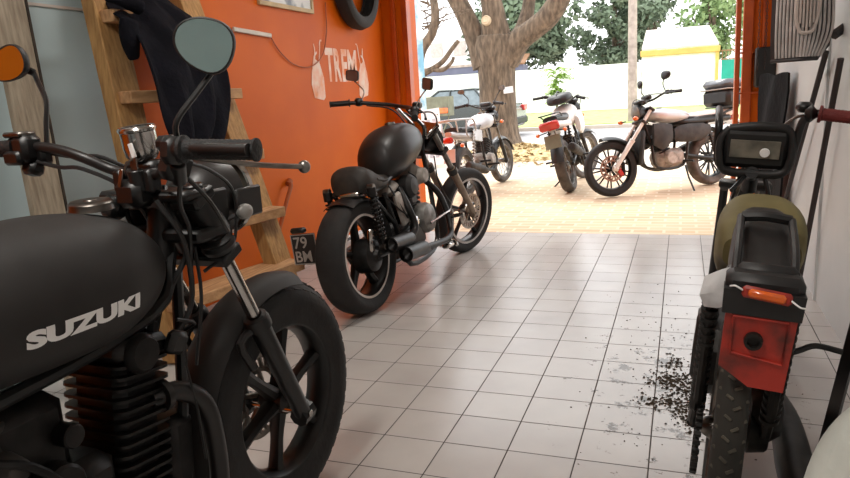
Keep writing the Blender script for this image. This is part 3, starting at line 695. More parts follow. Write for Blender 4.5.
    fc.tube([(.7, -.14, .24), (.74, -.24, .23), (.72, -.27, .2)], .011, 8, 3); fc.box((.74, -.2, .2), (.1, .05, .03), bev=.01); fc.box((.89, -.27, .41), (.06, .05, .015), rot=(0, -.5, 0), bev=.005)
    fc.build('foot_controls', 'chrome', root)
    # headlight, bars
    MB(X).lathe((1.08, 0, .86), (1, 0, 0), [(0, -.09), (.05, -.075), (.08, -.02), (.085, .03), (.07, .05), (0, .06)], 24).build('headlight', 'black', root)
    ris = MB(XB)
    for s in (-1, 1): ris.tube([(1.05, s * .05, .93), (.93, s * .05, 1.02), (.88, s * .05, 1.06)], .013, 8, 3)
    ris.box((1.04, 0, .92), (.14, .26, .03), rot=(0, -.6, 0), bev=.008); ris.build('handlebar_riser', 'chrome', root)
    hb = MB(XB).tube([(.62, -.36, 1.06), (.72, -.26, 1.075), (.84, -.12, 1.075), (.88, 0, 1.07), (.84, .12, 1.075), (.72, .26, 1.075), (.62, .36, 1.06)], .0125, 10, 5).build('handlebar', 'black', root)
    grip(hb, (.70, -.29, 1.073), (.61, -.38, 1.058), .018, XB); grip(hb, (.70, .29, 1.073), (.61, .38, 1.058), .018, XB)
    pair('switch_housing', lambda s: MB(XB).box((.74, s * .25, 1.08), (.05, .05, .05), bev=.012), 'black', root); MB(XB).box((.79, -.22, 1.105), (.06, .05, .04), rot=(0, 0, .4), bev=.01).build('brake_reservoir', 'black', root)
    lever(root, [(.79, -.23, 1.08), (.76, -.31, 1.07), (.69, -.39, 1.05)], XB, 'black', 'brake_lever'); lever(root, [(.79, .23, 1.08), (.76, .31, 1.07), (.69, .39, 1.05)], XB, 'black', 'clutch_lever')
    for s in (-1, 1):
        mirror(root, None, [(.76, s * .24, 1.1), (.78, s * .25, 1.15), (.76, s * .31, 1.2)], (.75, s * .33, 1.24), (-1, -s * .25, 0), .048, .034, XB, mg='mirrordull', shape=5, mstem='chrome', stem_r=.004)
    MB(XB).tube([(.78, -.22, 1.06), (.95, -.2, 1.05), (1.08, -.12, .95), (1.05, -.06, .8)], .005, 6, 5).build('brake_cable', 'plastic', root)
    MB(XB).tube([(.78, .22, 1.06), (.95, .16, 1.03), (1.05, .08, .9)], .005, 6, 5).build('clutch_cable', 'plastic', root)
    MB(XB).tube([(.8, -.1, 1.05), (.95, -.12, .96), (.96, -.08, .8), (.8, -.06, .72)], .006, 6, 5).build('throttle_cable', 'plastic', root)
    for pts in ([(.25, -.12, .66), (.3, -.14, .55), (.36, -.15, .45)], [(.2, -.12, .6), (.3, -.15, .5), (.42, -.16, .43)], [(.55, -.1, .70), (.6, -.12, .66), (.62, -.1, .62)], [(1.05, -.05, .75), (.95, -.1, .6), (.98, -.12, .5), (1.1, -.1, .42)]): MB().tube(pts, .005, 6, 4).build('wire', 'plastic', root)
    # side mounted plate on the left of the rear wheel
    pb = MB().box((-.22, .19, .425), (.02, .03, .03)); pb.tube([(0, .13, .315), (-.1, .17, .4), (-.21, .19, .43)], .008, 6, 3); pb.box((-.23, .19, .52), (.04, .09, .03), bev=.01); pb.build('plate_bracket', 'black', root)
    n = V((-1, 0, 0)); pl = MB().box((-.235, .165, .42), (.006, .155, .165), bev=.002)
    po = pl.build('license_plate', 'plate', root); po['label'] = 'black plate with white characters'
    u = (0, -1, 0)
    fr = MB()
    for (a, b) in (((.116 + .002), 0), ): pass
    fr.box((-.239, .165, .498), (.002, .15, .004)); fr.box((-.239, .165, .342), (.002, .15, .004)); fr.box((-.239, .24, .42), (.002, .004, .158)); fr.box((-.239, .09, .42), (.002, .004, .158))
    fr.build('plate_border', 'plategrey', po)
    text_on('plate_lettering', '79', 'plategrey', po, (-.2385, .227, .425), u, (0, 0, 1), .085, .062, bold=.01)
    text_on('plate_lettering', 'BM', 'plategrey', po, (-.2385, .227, .353), u, (0, 0, 1), .1, .058, bold=.01)
    MB().tube([(.55, .12, .2), (.56, .2, .1), (.57, .25, .04)], .01, 8).build('kickstand', 'black', root)
    return root
cruiser()

# ================================================================== RED TAILED MOPED (seen from behind)
def moped():
    th = math.radians(8)
    root = empty('moped', (.088, 1.735, 0), (math.radians(5), 0, PI / 2 - math.radians(3.5)), 'worn moped with red rear plate, olive cover and red right grip near the white wall', 'moped')
    wheel('rear_wheel', root, (0, 0, .285), .285, .068, .215, ('wire', 28), mr='steel', mtire='mudrubber', tread=(40, .005, 'chev'), groove='moped_groove')
    wheel('front_wheel', root, (1.18, 0, .285), .285, .07, .215, ('wire', 28), mr='steel', mtire='mudrubber')
    T = Matrix.Translation((0, -.026, -.015)) @ Matrix.Diagonal((1, .92, 1, 1))
    # red rear plate: chamfered lower left corner
    def q(lat, z, x): return (x, lat, z)
    pts = [(.072, .715), (-.074, .715), (-.068, .525), (.005, .525), (.045, .55), (.072, .565)]
    p = MB(T).poly([(-.245 + (z - .6) * -.12, y, z) for (y, z) in pts], (.014, 0, 0))
    rp = p.build('rear_plate', 'redplate', root)
    mbr = MB(T); loop = [(.055, .685), (-.055, .685), (-.056, .59), (.052, .60)]
    L = [V((-.247 + (z - .6) * -.12, y, z)) for y, z in loop]; mbr.tube(L + [L[0], L[1]], .004, 8)
    mbr.build('raised_rim', 'redplate', rp)
    MB(T).lathe((-.248, .008, .635), (-1, 0, -.1), [(0, .003), (.012, .003), (.013, .012), (.019, .012), (.02, 0)], 20).build('lamp_socket', 'grease', rp)
    bb = MB(T).poly([(-.27, .082, .745), (-.27, -.082, .745), (-.262, -.08, .69), (-.262, .08, .69)], (.05, 0, 0)); bb.box((-.2, 0, .75), (.12, .16, .05), bev=.015)
    bb.build('tail_bracket', 'plastic', root)
    r = MB(T).box((-.283, -.004, .742), (.014, .075, .018), rot=(.08, 0, 0), bev=.005).build('reflector', 'orange_lens', root)
    rh = MB(T).box((-.277, -.004, .742), (.012, .1, .026), rot=(.08, 0, 0), bev=.006); rh.build('reflector_housing', 'redplate', root)
    w = MB(T); w.tube([(-.28, .045, .748), (-.285, .06, .756), (-.27, .07, .75)], .002, 6, 3); w.tube([(-.28, -.052, .738), (-.288, -.068, .73), (-.275, -.08, .725)], .002, 6, 3); w.build('bare_wires', 'white', root)
    # bodywork: black seat base with battery box, olive arch cover
    sb = MB(Matrix.Translation((0, -.025, -.04))).body([(-.22, .065, .745, .79, 3.4), (-.12, .07, .745, .82, 3.4), (.0, .066, .74, .865, 3.6), (.1, .058, .73, .88, 3.6), (.13, .04, .74, .85, 3)], 28, 3)
    sb.box((-.2, -.005, .79), (.03, .12, .045), bev=.012)
    for y in (-.055, .055): sb.tube([(-.22, y, .77), (-.16, y, .83), (-.02, y * .95, .875)], .009, 8, 3)
    sb.tube([(-.02, -.05, .875), (-.03, 0, .882), (-.02, .05, .875)], .012, 8, 3)
    sb.build('seat_base', 'plastic', root)
    ol = MB(T).body([(-.01, .09, .72, .80, 3.4), (.05, .105, .70, .84, 3.4), (.16, .112, .64, .865, 3.2), (.28, .1, .60, .86, 3), (.36, .06, .60, .82, 2.5)], 32, 4).build('tank_cover', 'olive', root)
    sp = MB().sheet([[(-.17, .02, .755), (-.185, .055, .745), (-.17, .085, .72)], [(-.2, .02, .72), (-.205, .06, .70), (-.19, .092, .685)], [(-.2, .03, .675), (-.2, .055, .665), (-.18, .08, .66)]], .006)
    sp.build('side_panel', 'greypanel', root)
    sr = MB(T).sheet([[(-.2, -.075, .78), (-.1, -.1, .80), (0, -.12, .8)], [(-.2, -.1, .72), (-.1, -.12, .72), (0, -.125, .72)], [(-.2, -.09, .66), (-.1, -.1, .62), (0, -.1, .6)]], .006); sr.bm.free()
    # left side: shock / chain guard, greasy
    g = MB(); g.tube([(-.16, .07, .69), (-.08, .07, .4), (-.02, .075, .3)], .011, 8)
    for i in range(15): g.lathe(V((-.15, .07, .66)).lerp(V((-.05, .07, .36)), i / 14), (.3, 0, -1), [(.01, -.005), (.019, -.005), (.019, .005), (.01, .005)], 14, closed=True)
    g.build('rear_shock', 'grease', root)
    g = MB(); g.tube([(-.16, -.09, .69), (-.08, -.09, .4), (-.02, -.09, .3)], .013, 8)
    for i in range(15): g.lathe(V((-.15, -.09, .66)).lerp(V((-.05, -.09, .36)), i / 14), (.3, 0, -1), [(.012, -.005), (.022, -.005), (.022, .005), (.012, .005)], 14, closed=True)
    g.build('rear_shock', 'grease', root)
    ch = MB(); n = 26
    for i in range(n): t = i / (n - 1); ch.box((-.1 + .5 * t, .062, .22 - .0 * t), (.012, .016, .014), bev=.003); ch.box((-.1 + .5 * t, .062, .36), (.012, .016, .014), bev=.003)
    ch.lathe((0, .062, .285), (0, 1, 0), [(.06, -.003), (.085, -.003), (.085, .003), (.06, .003)], 30, closed=True)
    for i in range(12): a = PI / 2 + PI * i / 11; ch.box((-.1 + .0 + math.cos(a) * .07, .062, .29 + math.sin(a) * .07), (.014, .016, .012), rot=(0, -a, 0), bev=.002)
    ch.box((-.0, .075, .4), (.16, .02, .1), bev=.01); ch.box((.06, .08, .5), (.14, .03, .14), bev=.015)
    ch.build('drive_chain', 'grease', root)
    e = MB(); e.box((.42, 0, .34), (.34, .2, .2), bev=.05); fins(e, (.6, 0, .38), (1, 0, .1), 7, (.13, .13, 0), .02, .1); e.cyl((.2, -.06, .3), (.2, -.13, .3), .08, .06, 20); e.box((.08, -.09, .33), (.2, .07, .12), bev=.025); e.cyl((.02, -.05, .285), (.02, -.1, .285), .055, .045); e.box((.1, -.07, .45), (.12, .08, .1), bev=.02)
    e.build('engine', 'grease', root)
    x = MB().tube([(.6, -.05, .3), (.55, -.14, .2), (.4, -.17, .17), (.25, -.18, .165), (.1, -.18, .17), (-.1, -.18, .18)], [.015, .018, .04, .045, .045, .035], 18, 4); x.build('muffler', 'grease', root)
    f = MB(); f.tube([(.88, 0, .8), (.84, 0, .6), (.7, 0, .42), (.45, 0, .4)], .024, 12, 4); f.tube([(.4, .05, .45), (.15, .07, .62), (-.18, .075, .7)], .012, 8, 3); f.tube([(.4, -.05, .45), (.15, -.07, .62), (-.18, -.075, .7)], .012, 8, 3)
    for s in (-1, 1): f.tube([(0, s * .075, .285), (.35, s * .07, .33)], .014, 8)
    f.build('frame', 'grease', root)
    # leg / kick lever sticking out to the right
    k = MB().tube([(.0, -.09, .50), (.01, -.135, .52), (.02, -.17, .535), (.02, -.225, .53)], .0075, 8, 4); k.build('kick_lever', 'black', root)
    X = steer((.86, 0, .8), .42, 0)
    fk = MB(X)
    for s in (-1, 1): fk.tube([(1.18, s * .065, .285), (.97, s * .065, .75)], [.018, .015], 10)
    fk.box((.9, 0, .78), (.07, .17, .03), bev=.008); fk.cyl((.86, 0, .72), (.80, 0, .95), .022); fk.build('fork', 'black', root)
    MB(X).fender(1.18, .285, .31, .1, 30, 160, .003, .02).build('front_fender', 'plastic', root)
    st = MB(); st.tube([(.52, 0, .82), (.47, .0, .9)], .022, 10); st.tube([(.85, 0, .82), (.6, .0, .83), (.45, 0, .88)], .018, 10, 3); st.tube([(.47, .03, .86), (.42, .045, .80), (.3, .05, .78)], .007, 6, 3); st.tube([(.47, -.03, .88), (.44, -.05, .82), (.34, -.04, .78)], .007, 6, 3)
    st.tube([(.46, .015, .87), (.40, .05, .83)], .006, 6); st.build('steering_column', 'black', root)
    # instrument panel inside a looped bar
    D = Matrix.Translation((.455, 0, .95)) @ Matrix.Diagonal((1, .93, 1.15, 1)) @ Matrix.Translation((-.455, 0, -.945))
    d = MB(D); d.box((.455, 0, .945), (.03, .185, .105), rot=(0, -.2, 0), bev=.02)
    d.tube([(.45, .078, .99), (.45, .10, .965), (.45, .1, .92), (.455, .08, .885), (.46, .0, .88), (.455, -.08, .885), (.45, -.1, .92), (.45, -.098, .965), (.445, -.078, .995), (.44, 0, 1.0), (.45, .078, .99)], .0115, 10, 4)
    ds = d.build('dashboard', 'plastic', root)
    MB(D).box((.437, .002, .943), (.004, .14, .045), rot=(0, -.2, 0), bev=.001).build('display', 'glassdark', ds)
    ky = MB(Matrix.Translation((0, -.005, 0))).lathe((.4345, -.02, .94), (-1, 0, -.2), [(0, .006), (.012, .006), (.0135, 0)], 20); ky.build('ignition_lock', 'white', ds)
    hb = MB().tube([(.42, -.34, 1.04), (.44, -.17, 1.052), (.45, -.135, 1.052), (.455, -.11, 1.03), (.46, -.1, .96), (.47, -.085, .89), (.47, .0, .87), (.47, .085, .89), (.47, .1, .95), (.47, .104, 1.02), (.62, .11, 1.05)], .0115, 10, 5).build('handlebar', 'black', root)
    grip(hb, (.44, -.145, 1.054), (.41, -.34, 1.04), .0175, None or Matrix(), 'redgrip')
    hs = MB(); hs.box((.443, -.125, 1.054), (.05, .03, .05), bev=.015); hs.box((.46, -.11, 1.07), (.04, .04, .03), rot=(0, 0, .4), bev=.01); hs.build('throttle_housing', 'black', root)
    cb = MB(); cb.tube([(.45, -.12, 1.05), (.46, -.09, 1.04), (.47, -.06, 1.01), (.47, -.04, .97)], .004, 6, 4).build('throttle_cable', 'steel', root); cb = MB(); cb.tube([(.47, .02, .88), (.44, .03, .83), (.47, .05, .76)], .005, 6, 4); cb.build('control_cables', 'steel', root)
    return root
moped()

# ================================================================== PARKED MOTORCYCLES OUTSIDE
def street_bike(loc, yaw, lean, label, c):
    """one parked motorcycle; c holds what differs: sizes, colours, fittings"""
    root = empty('motorcycle', (loc[0], loc[1], 0), (math.radians(lean), 0, yaw), label, 'motorcycle', 'motorcycles parked on the pavement')
    wb = c['wb']; R1 = c['rf']; R0 = c['rr']; tk = c['tank']; dusty = c.get('tire', 'dustrubber'); hz = c.get('hz', 1.0)
    X = steer((wb - .3, 0, .85), .44, c.get('steer', 0))
    wheel('rear_wheel', root, (0, 0, R0), R0, c.get('tw', .11), R0 - .085, c['style'], mr=c['rim'], mtire=dusty, hub=.05)
    wheel('front_wheel', root, (wb, 0, R1), R1, .085, R1 - .07, c['style'], mr=c['rim'], mtire=c.get('ftire', dusty), disc=c.get('disc'), X=X)
    fork(root, (wb - .02, R1), (wb - .02 - (hz - .1 - R1) * c.get('rk', .47), hz - .1), .085, .018, .026, c.get('forkm', 'steel'), c.get('slider', 'alu'), X, split=.45)
    MB(X).fender(wb, R1, R1 + c.get('fgap', .03), .12, c.get('fa0', 40), 170, .004, .035).build('front_fender', c['fender'], root)
    f = MB()
    for s in (-1, 1):
        f.tube([(0, s * .09, R0), (.25, s * .08, R0 + .04), (.45, s * .07, R0 + .08)], .018, 8)
        f.tube([(wb - .38, s * .03, .82), (wb - .46, s * .08, .5), (wb - .52, s * .09, .26), (.45, s * .1, .26), (.38, s * .1, .5), (.32, s * .1, .72), (-.15, s * .09, .76)], .015, 8, 4)
        f.tube([(wb - .36, s * .03, .86), (.6, s * .06, .78), (.2, s * .09, .74)], .015, 8, 3)
    f.build('frame', c.get('framem', 'black'), root)
    for s in (-1, 1):
        sh = MB().cyl((.03, s * .115, R0 + .06), (.14, s * .115, .72), .011)
        for i in range(9): sh.lathe(V((.05, s * .115, R0 + .12)).lerp(V((.13, s * .115, .68)), i / 8), (.25, 0, 1), [(.012, -.004), (.024, -.004), (.024, .004), (.012, .004)], 12, closed=True)
        sh.build('rear_shock', c.get('shockm', 'engine'), root)
    e = MB(); fins(e, (wb * .5, 0, .40), (.35, 0, 1), 8, (.15, .17, 0), .028)
    e.build('engine_cylinder', c.get('cyl', 'enginedust'), root)
    k = MB(); k.box((wb * .44, 0, .34), (.36, .2, .2), bev=.05)
    for s in (-1, 1): k.cyl((wb * .48, s * .08, .35), (wb * .48, s * .15, .35), .085, .07, 22)
    k.build('crankcase', c.get('case', 'enginedust'), root)
    for y in ((-1,) if not c.get('leftpipe') else (-1,)):
        x = MB(); z = c.get('mz', .32)
        x.tube([(wb * .55, y * .06, .5), (wb * .64, y * .08, .48), (wb * .66, y * .1, .32), (wb * .5, y * .12, .22), (.4, y * .14, .24), (.28, y * .155, z - .03)], .018, 10, 4)
        x.tube([(.3, y * .155, z - .03), (.2, y * .16, z), (-.2, y * .17, z + .09), (-.26, y * .17, z + .105)], [.02, .045, .05, .035], 14, 3)
        x.build('exhaust_pipe', c.get('pipe', 'enginedust'), root)
    t = MB().body(tk['st'], 28, 4).build('fuel_tank', tk['m'], root)
    MB().lathe((tk['cap'][0], 0, tk['cap'][1]), (0, 0, 1), [(0, .012), (.03, .01), (.033, -.01)], 18).build('tank_cap', 'steel', t)
    MB().body(c['seat'], 24, 4).build('seat', 'plastic', root)
    tl = MB().body(c['tail'], 20, 3).build('tail_panel', c['tailm'], root)
    pair('side_panel', lambda s: MB().box((.28, s * .105, .66), (.24, .02, .14), rot=(0, .15, 0), bev=.008), c['sidem'], root)
    MB().fender(0, R0, R0 + .05, .13, 95, 168, .004, .03).build('rear_fender', c.get('rfender', 'plastic'), root)
    tx, tz = c['light']
    MB().box((tx, 0, tz), (.05, c.get('lw', .14), c.get('lh', .07)), rot=(0, -.25, 0), bev=.02).build('tail_light', 'red', root)
    pl = MB().box((tx - .01, 0, tz - .17), (.006, .16 * c.get('ps', 1), .15), rot=(0, .3, 0), bev=.002); pl.build('license_plate', c.get('platem', 'plategrey'), root)
    for s in (-1, 1):
        signal(root, (tx + .06, s * .05, tz - .06), (tx + .03, s * .15, tz - .07), c.get('sig', 'orange_lens'))
        signal(root, (wb - .26, s * .09, hz - .19), (wb - .24, s * .17, hz - .19), c.get('sig', 'orange_lens'), X=X)
    Xf = X; X = X @ Matrix.Translation((c.get('hx', 0), 0, 0))
    hl = MB(X); hx = wb - .2; hzz = hz - .12
    hl.lathe((hx, 0, hzz), (1, 0, -.1), [(0, -.08), (.05, -.07), (.085, -.02), (.09, .04)], 24).m(1).lathe((hx, 0, hzz), (1, 0, -.1), [(.09, .04), (.06, .058), (0, .06)], 24)
    hl.m(0).box((hx - .02, 0, hzz + .1), (.08, .18, .05), rot=(0, -.4, 0), bev=.02); hl.build('headlight', [c.get('hlm', 'black'), 'glassdark'], root)
    bw = c.get('bw', .36); bx_ = wb - .40
    hb = MB(X).tube([(bx_ - .08, -bw, hz + .03), (bx_ - .02, -bw * .6, hz + .05), (bx_ + .06, -.08, hz), (bx_ + .06, .08, hz), (bx_ - .02, bw * .6, hz + .05), (bx_ - .08, bw, hz + .03)], .011, 10, 5).build('handlebar', c.get('barm', 'black'), root)
    for s in (-1, 1):
        grip(hb, (bx_ - .045, s * (bw - .12), hz + .043), (bx_ - .085, s * bw, hz + .028), .017, X)
        lever(root, [(bx_ + .01, s * (bw - .15), hz + .04), (bx_ + .02, s * (bw - .08), hz + .035), (bx_ - .01, s * bw, hz + .02)], X, 'black', 'lever')
        if c.get('nomir'): continue
        mh = c.get('mir', (.05, .032)); ms = c.get('mo', .06)
        mirror(root, None, [(bx_ + .0, s * (bw - .15), hz + .06), (bx_ + .03, s * (bw - .13), hz + .12), (bx_ + .02, s * (bw - .15 + ms), hz + .17)], (bx_ + .01, s * (bw - .11 + ms), hz + .21), (-1, -s * .2, 0), mh[0], mh[1], X, shape=2.4, mg='glassdark')
    pair('switch_housing', lambda s: MB(X).box((bx_ - .02, s * (bw - .14), hz + .045), (.04, .04, .045), bev=.01), 'plastic', root)
    MB(X).box((bx_ + .1, 0, hz + .03), (.06, .16, .06), rot=(0, -.5, 0), bev=.02).build('instrument', 'plastic', root)
    pair('control_cable', lambda s: MB(X).tube([(bx_, s * (bw - .14), hz + .03), (bx_ + .16, s * .16, hz + .03), (bx_ + .22, s * .08, hz - .1), (bx_ + .12, s * .04, hz - .25)], .005, 6, 4), 'plastic', root)
    MB().tube([(.42, .1, .25), (.44, .17, .12), (.45, .25 + math.radians(abs(lean)) * .1, .0 + math.radians(lean) * -.22)], .01, 8).build('kickstand', 'black', root)
    pair('footpeg', lambda s: MB().cyl((.45, s * .11, .3), (.45, s * .26, .3), .013), 'black', root); pair('rear_footpeg', lambda s: MB().cyl((.22, s * .12, .36), (.22, s * .25, .36), .012), 'black', root)
    return root, Xf

# side-on roadster with top box
b, X = street_bike((.30, 8.18), math.radians(-138.5), 4, 'black motorcycle with pale tank and grey top box, parked broadside outside', dict(
    wb=1.30, rf=.29, rr=.29, tw=.13, style=('split', 9), rim='black', tire='dustrubber', ftire='rubber', disc=(.135, .045), fender='black', fa0=75, fgap=.04, slider='whitepaint', forkm='whitepaint', hz=.96, steer=-12,
    tank=dict(st=[(.30, .06, .73, .80), (.40, .12, .72, .83), (.54, .15, .71, .855), (.68, .15, .72, .87), (.80, .12, .75, .86), (.86, .06, .78, .83)], m='silver', cap=(.66, .87)),
    seat=[(-.22, .1, .68, .76), (-.05, .135, .68, .76), (.2, .135, .67, .75), (.42, .12, .67, .75), (.5, .06, .68, .74)], tail=[(-.34, .05, .74, .80), (-.2, .09, .73, .82), (.05, .10, .72, .81), (.36, .08, .70, .79)], tailm='whitepaint', sidem='plastic',
    light=(-.36, .72), case='dirtyalu', cyl='engine', pipe='enginedust', mz=.42, bw=.36, mir=(.065, .042), mo=.02, rk=.78, hx=-.17))
MB().box((1.0 - .02, 0, .48), (.06, .26, .36), rot=(0, -.15, 0), bev=.02).build('radiator', 'plastic', b)
pair('tank_shroud', lambda s: MB().body([(.62, .02, .52, .70, 2), (.74, .035, .44, .72, 2), (.86, .02, .5, .72, 2)], 14, 3, y0=s * .14), 'darkdust', b)
pair('rear_side_cover', lambda s: MB().body([(.1, .02, .56, .66, 2), (.26, .035, .50, .69, 2), (.5, .03, .5, .68, 2), (.58, .02, .54, .64, 2)], 14, 3, y0=s * .125), 'darkdust', b)
fl = MB(X).box((1.18, 0, .28), (.04, .14, .16), bev=.02); fl.build('splash_guard', 'plastic', b)
cal = MB(X).box((1.22, .06, .24), (.05, .03, .08), rot=(0, .5, 0), bev=.012); cal.build('brake_caliper', 'red', b)
hd = MB()
for s in (-1, 1): hd.tube([(.0, s * .13, .74), (-.14, s * .15, .79), (-.3, s * .12, .82), (-.36, 0, .82)], .012, 8, 3)
hd.box((-.2, 0, .835), (.3, .2, .015), bev=.004); hd.build('luggage_rack', 'black', b)
# top box rests on the rack
M4 = b.matrix_basis
tb = empty('top_box', (0, 0, 0), (0, 0, 0), 'dark grey hard top box on the rack of the broadside motorcycle', 'top box')
tb.location = Matrix.Translation(b.location) @ b.rotation_euler.to_matrix().to_4x4() @ V((-.27, 0, .846)); tb.rotation_euler = b.rotation_euler
bo = MB().box((-.01, 0, .09), (.38, .40, .18), bev=.04); bo.build('case_body', 'plastic', tb)
li = MB().box((-.01, 0, .235), (.39, .41, .10), bev=.045); li.build('lid', mat('dark_grey_box_lid', (84, 86, 92), .3, coat=.3, c2=(70, 72, 78)), tb)
sm_ = MB().box((-.01, 0, .181), (.395, .415, .014), bev=.006); sm_.build('seam', 'plategrey', tb)

# trail bike seen from behind
b, X = street_bike((-1.15, 7.69), math.radians(89), -13, 'white trail motorcycle seen from behind, red tail light, in the middle of the parked row', dict(
    wb=1.26, rf=.30, rr=.30, tw=.12, style=('wire', 28), rim='steel', tire='dustrubber', fender='black', fa0=50, fgap=.03, slider='enginedust', forkm='steel', hz=1.02, steer=-30,
    tank=dict(st=[(.38, .06, .74, .82), (.48, .11, .72, .88), (.64, .15, .70, .95), (.8, .15, .70, .97), (.93, .11, .76, .95), (.99, .05, .82, .92)], m='whitepaint', cap=(.78, .965)),
    seat=[(-.2, .08, .80, .87), (0, .11, .79, .87), (.25, .11, .78, .86), (.5, .09, .78, .88)], tail=[(-.32, .06, .76, .82), (-.2, .1, .72, .82), (.1, .13, .70, .8), (.4, .12, .68, .8)], tailm='whitepaint', sidem='whitepaint',
    light=(-.31, .77), lw=.22, lh=.1, ps=1.1, platem='basket', case='enginedust', pipe='enginedust', mz=.4, bw=.38, mir=(.04, .03), nomir=1))
rk = MB()
for s in (-1, 1): rk.tube([(0, s * .1, .84), (-.14, s * .11, .89), (-.3, s * .09, .89)], .008, 8, 3)
for i in range(3): rk.cyl((-.1 - .09 * i, -.1, .89), (-.1 - .09 * i, .1, .89), .007)
rk.build('luggage_rack', 'black', b)
pair('tank_shroud', lambda s: MB().body([(.58, .03, .62, .80, 2), (.72, .05, .58, .86, 2), (.92, .03, .62, .86, 2)], 14, 3, y0=s * .15), 'whitepaint', b)
Mx = Matrix.Translation(b.location) @ b.rotation_euler.to_matrix().to_4x4()
bag = MB(Mx).body([(.46, .05, .99, 1.05, 2.4), (.52, .13, .975, 1.09, 3), (.68, .15, .985, 1.11, 3), (.82, .11, .99, 1.08, 2.6), (.86, .04, 1.0, 1.05, 2)], 24, 4)
bag.tube([(.5, 0, 1.08), (.62, 0, 1.135), (.78, 0, 1.11)], .008, 6, 3)
tag(bag.build('tank_bag', 'plastic'), 'black bag lying on the tank of the white trail motorcycle', 'bag')

# small silver commuter with rear carrier
b, X = street_bike((-2.27, 7.40), math.radians(84), -6, 'silver motorcycle with tubular rear carrier, leftmost of the parked motorcycles', dict(
    wb=1.2, rf=.28, rr=.28, tw=.09, style=('wire', 28), rim='steel', tire='dustrubber', fender='black', fa0=20, slider='black', forkm='steel', hz=.97, steer=-8,
    tank=dict(st=[(.42, .05, .72, .80), (.5, .1, .70, .85), (.62, .135, .70, .89), (.76, .135, .71, .90), (.86, .1, .75, .88), (.91, .04, .79, .85)], m='silver', cap=(.7, .905)),
    seat=[(-.2, .09, .73, .79), (0, .11, .71, .78), (.3, .1, .70, .77), (.46, .07, .70, .78)], tail=[(-.3, .04, .70, .75), (-.16, .08, .66, .74), (.1, .1, .63, .72), (.3, .1, .6, .7)], tailm='silver', sidem='silver',
    light=(-.33, .66), lw=.13, ps=.85, platem='silver', case='dirtyalu', pipe='enginedust', shockm='chrome', mz=.26, bw=.33, mir=(.045, .028), dull=1))
rk = MB()
for s in (-1, 1):
    rk.tube([(.18, s * .13, .72), (.1, s * .15, .84), (-.1, s * .16, .86), (-.42, s * .13, .87), (-.46, s * .05, .87), (-.46, 0, .87)], .011, 8, 4)
    rk.tube([(-.1, s * .155, .85), (-.12, s * .14, .72), (0, s * .11, .66)], .009, 8, 3); rk.tube([(-.36, s * .14, .865), (-.26, s * .1, .74)], .008, 8)
for i in range(4): rk.cyl((-.02 - .12 * i, -.15, .862), (-.02 - .12 * i, .15, .862), .007)
rk.build('rear_carrier', 'silver', b)

# ================================================================== SETTING
XL, XR, YB, ZC, YF = -2.62, .66, -2.6, 3.1, 6.1
structure('floor', span((XL - .1, YB - .1, -.06), (XR + .1, 5.44, 0)), 'tiles')
structure('floor_threshold', span((-12, 5.44, -.08), (8, 9.6, -.006)), 'pavers')
structure('pavement', span((-26, 9.6, -.08), (16, 15.0, -.012)), 'concrete')
structure('pavement_edge', span((-26, 15.0, -.2), (16, 15.15, -.012)), 'concrete')
structure('road', span((-45, 15.15, -.3), (30, 20.8, -.10)), 'asphalt')
structure('far_kerb', span((-45, 20.8, -.3), (30, 21.2, .0)), 'concrete')
structure('grass_verge', span((-45, 21.2, -.2), (30, 33.2, .02)), 'grass')
structure('ground', span((-70, 33.2, -.3), (60, 90, -.01)), 'concrete')
structure('ceiling', span((XL - .15, YB - .1, ZC), (XR + .15, YF + .3, ZC + .1)), 'ceil')
structure('wall_back', span((XL - .15, YB - .1, 0), (XR + .15, YB, ZC)), 'paleblue')
structure('wall_left', span((XL - .12, 2.68, 0), (XL, YF + .3, ZC)), 'orange')
structure('wall_left_rear', span((XL - .12, 1.1, 0), (XL + .004, 2.68, ZC)), 'paleblue')
structure('wall_left_far', span((XL - .12, YB, 0), (XL, 1.1, ZC)), 'orange')
structure('trim_1', MB().box((XL + .006, 2.3, 1.63), (.012, .75, .012)), 'ribpale')
structure('wall_right', span((XR, YB, 0), (XR + .12, YF + .3, ZC)), 'whitewall')
structure('trim_2', MB().box((XR - .006, 3.86, 1.3), (.012, .03, 2.6)).box((XR - .006, 3.0, 1.3), (.012, .03, 2.6)), 'whitewall')
wf = MB(); wf.box((-2.51, YF + .12, ZC / 2), (.24, .26, ZC)); wf.box((-3.9, YF + .15, ZC / 2), (2.5, .2, ZC)); wf.box((2.2, YF + .15, ZC / 2), (3.0, .2, ZC))
wf.box((.56, YF + .12, ZC / 2), (.22, .26, ZC)); wf.box((-1, YF + .15, 2.9), (3.6, .24, .5))
structure('wall_front', wf, 'orange')
df = MB(); df.box((-2.40, YF + .03, 1.4), (.05, .1, 2.8), bev=.004); df.box((-2.50, YF - .03, 1.4), (.035, .05, 2.8), bev=.003)
df.box((.40, YF + .02, 1.4), (.035, .12, 2.8), bev=.004); df.box((.47, YF - .03, 1.4), (.07, .05, 2.8), bev=.008); df.box((.575, YF - .02, 1.4), (.02, .05, 2.8), bev=.003)
for z in (1.02, 1.33): df.box((.49, YF - .03, z), (.17, .07, .012))
structure('door_frame_1', df, 'orangedark')
structure('baseboard_left', span((XL, 3.3, 0), (XL + .012, YF - .02, .035)), 'signwhite')

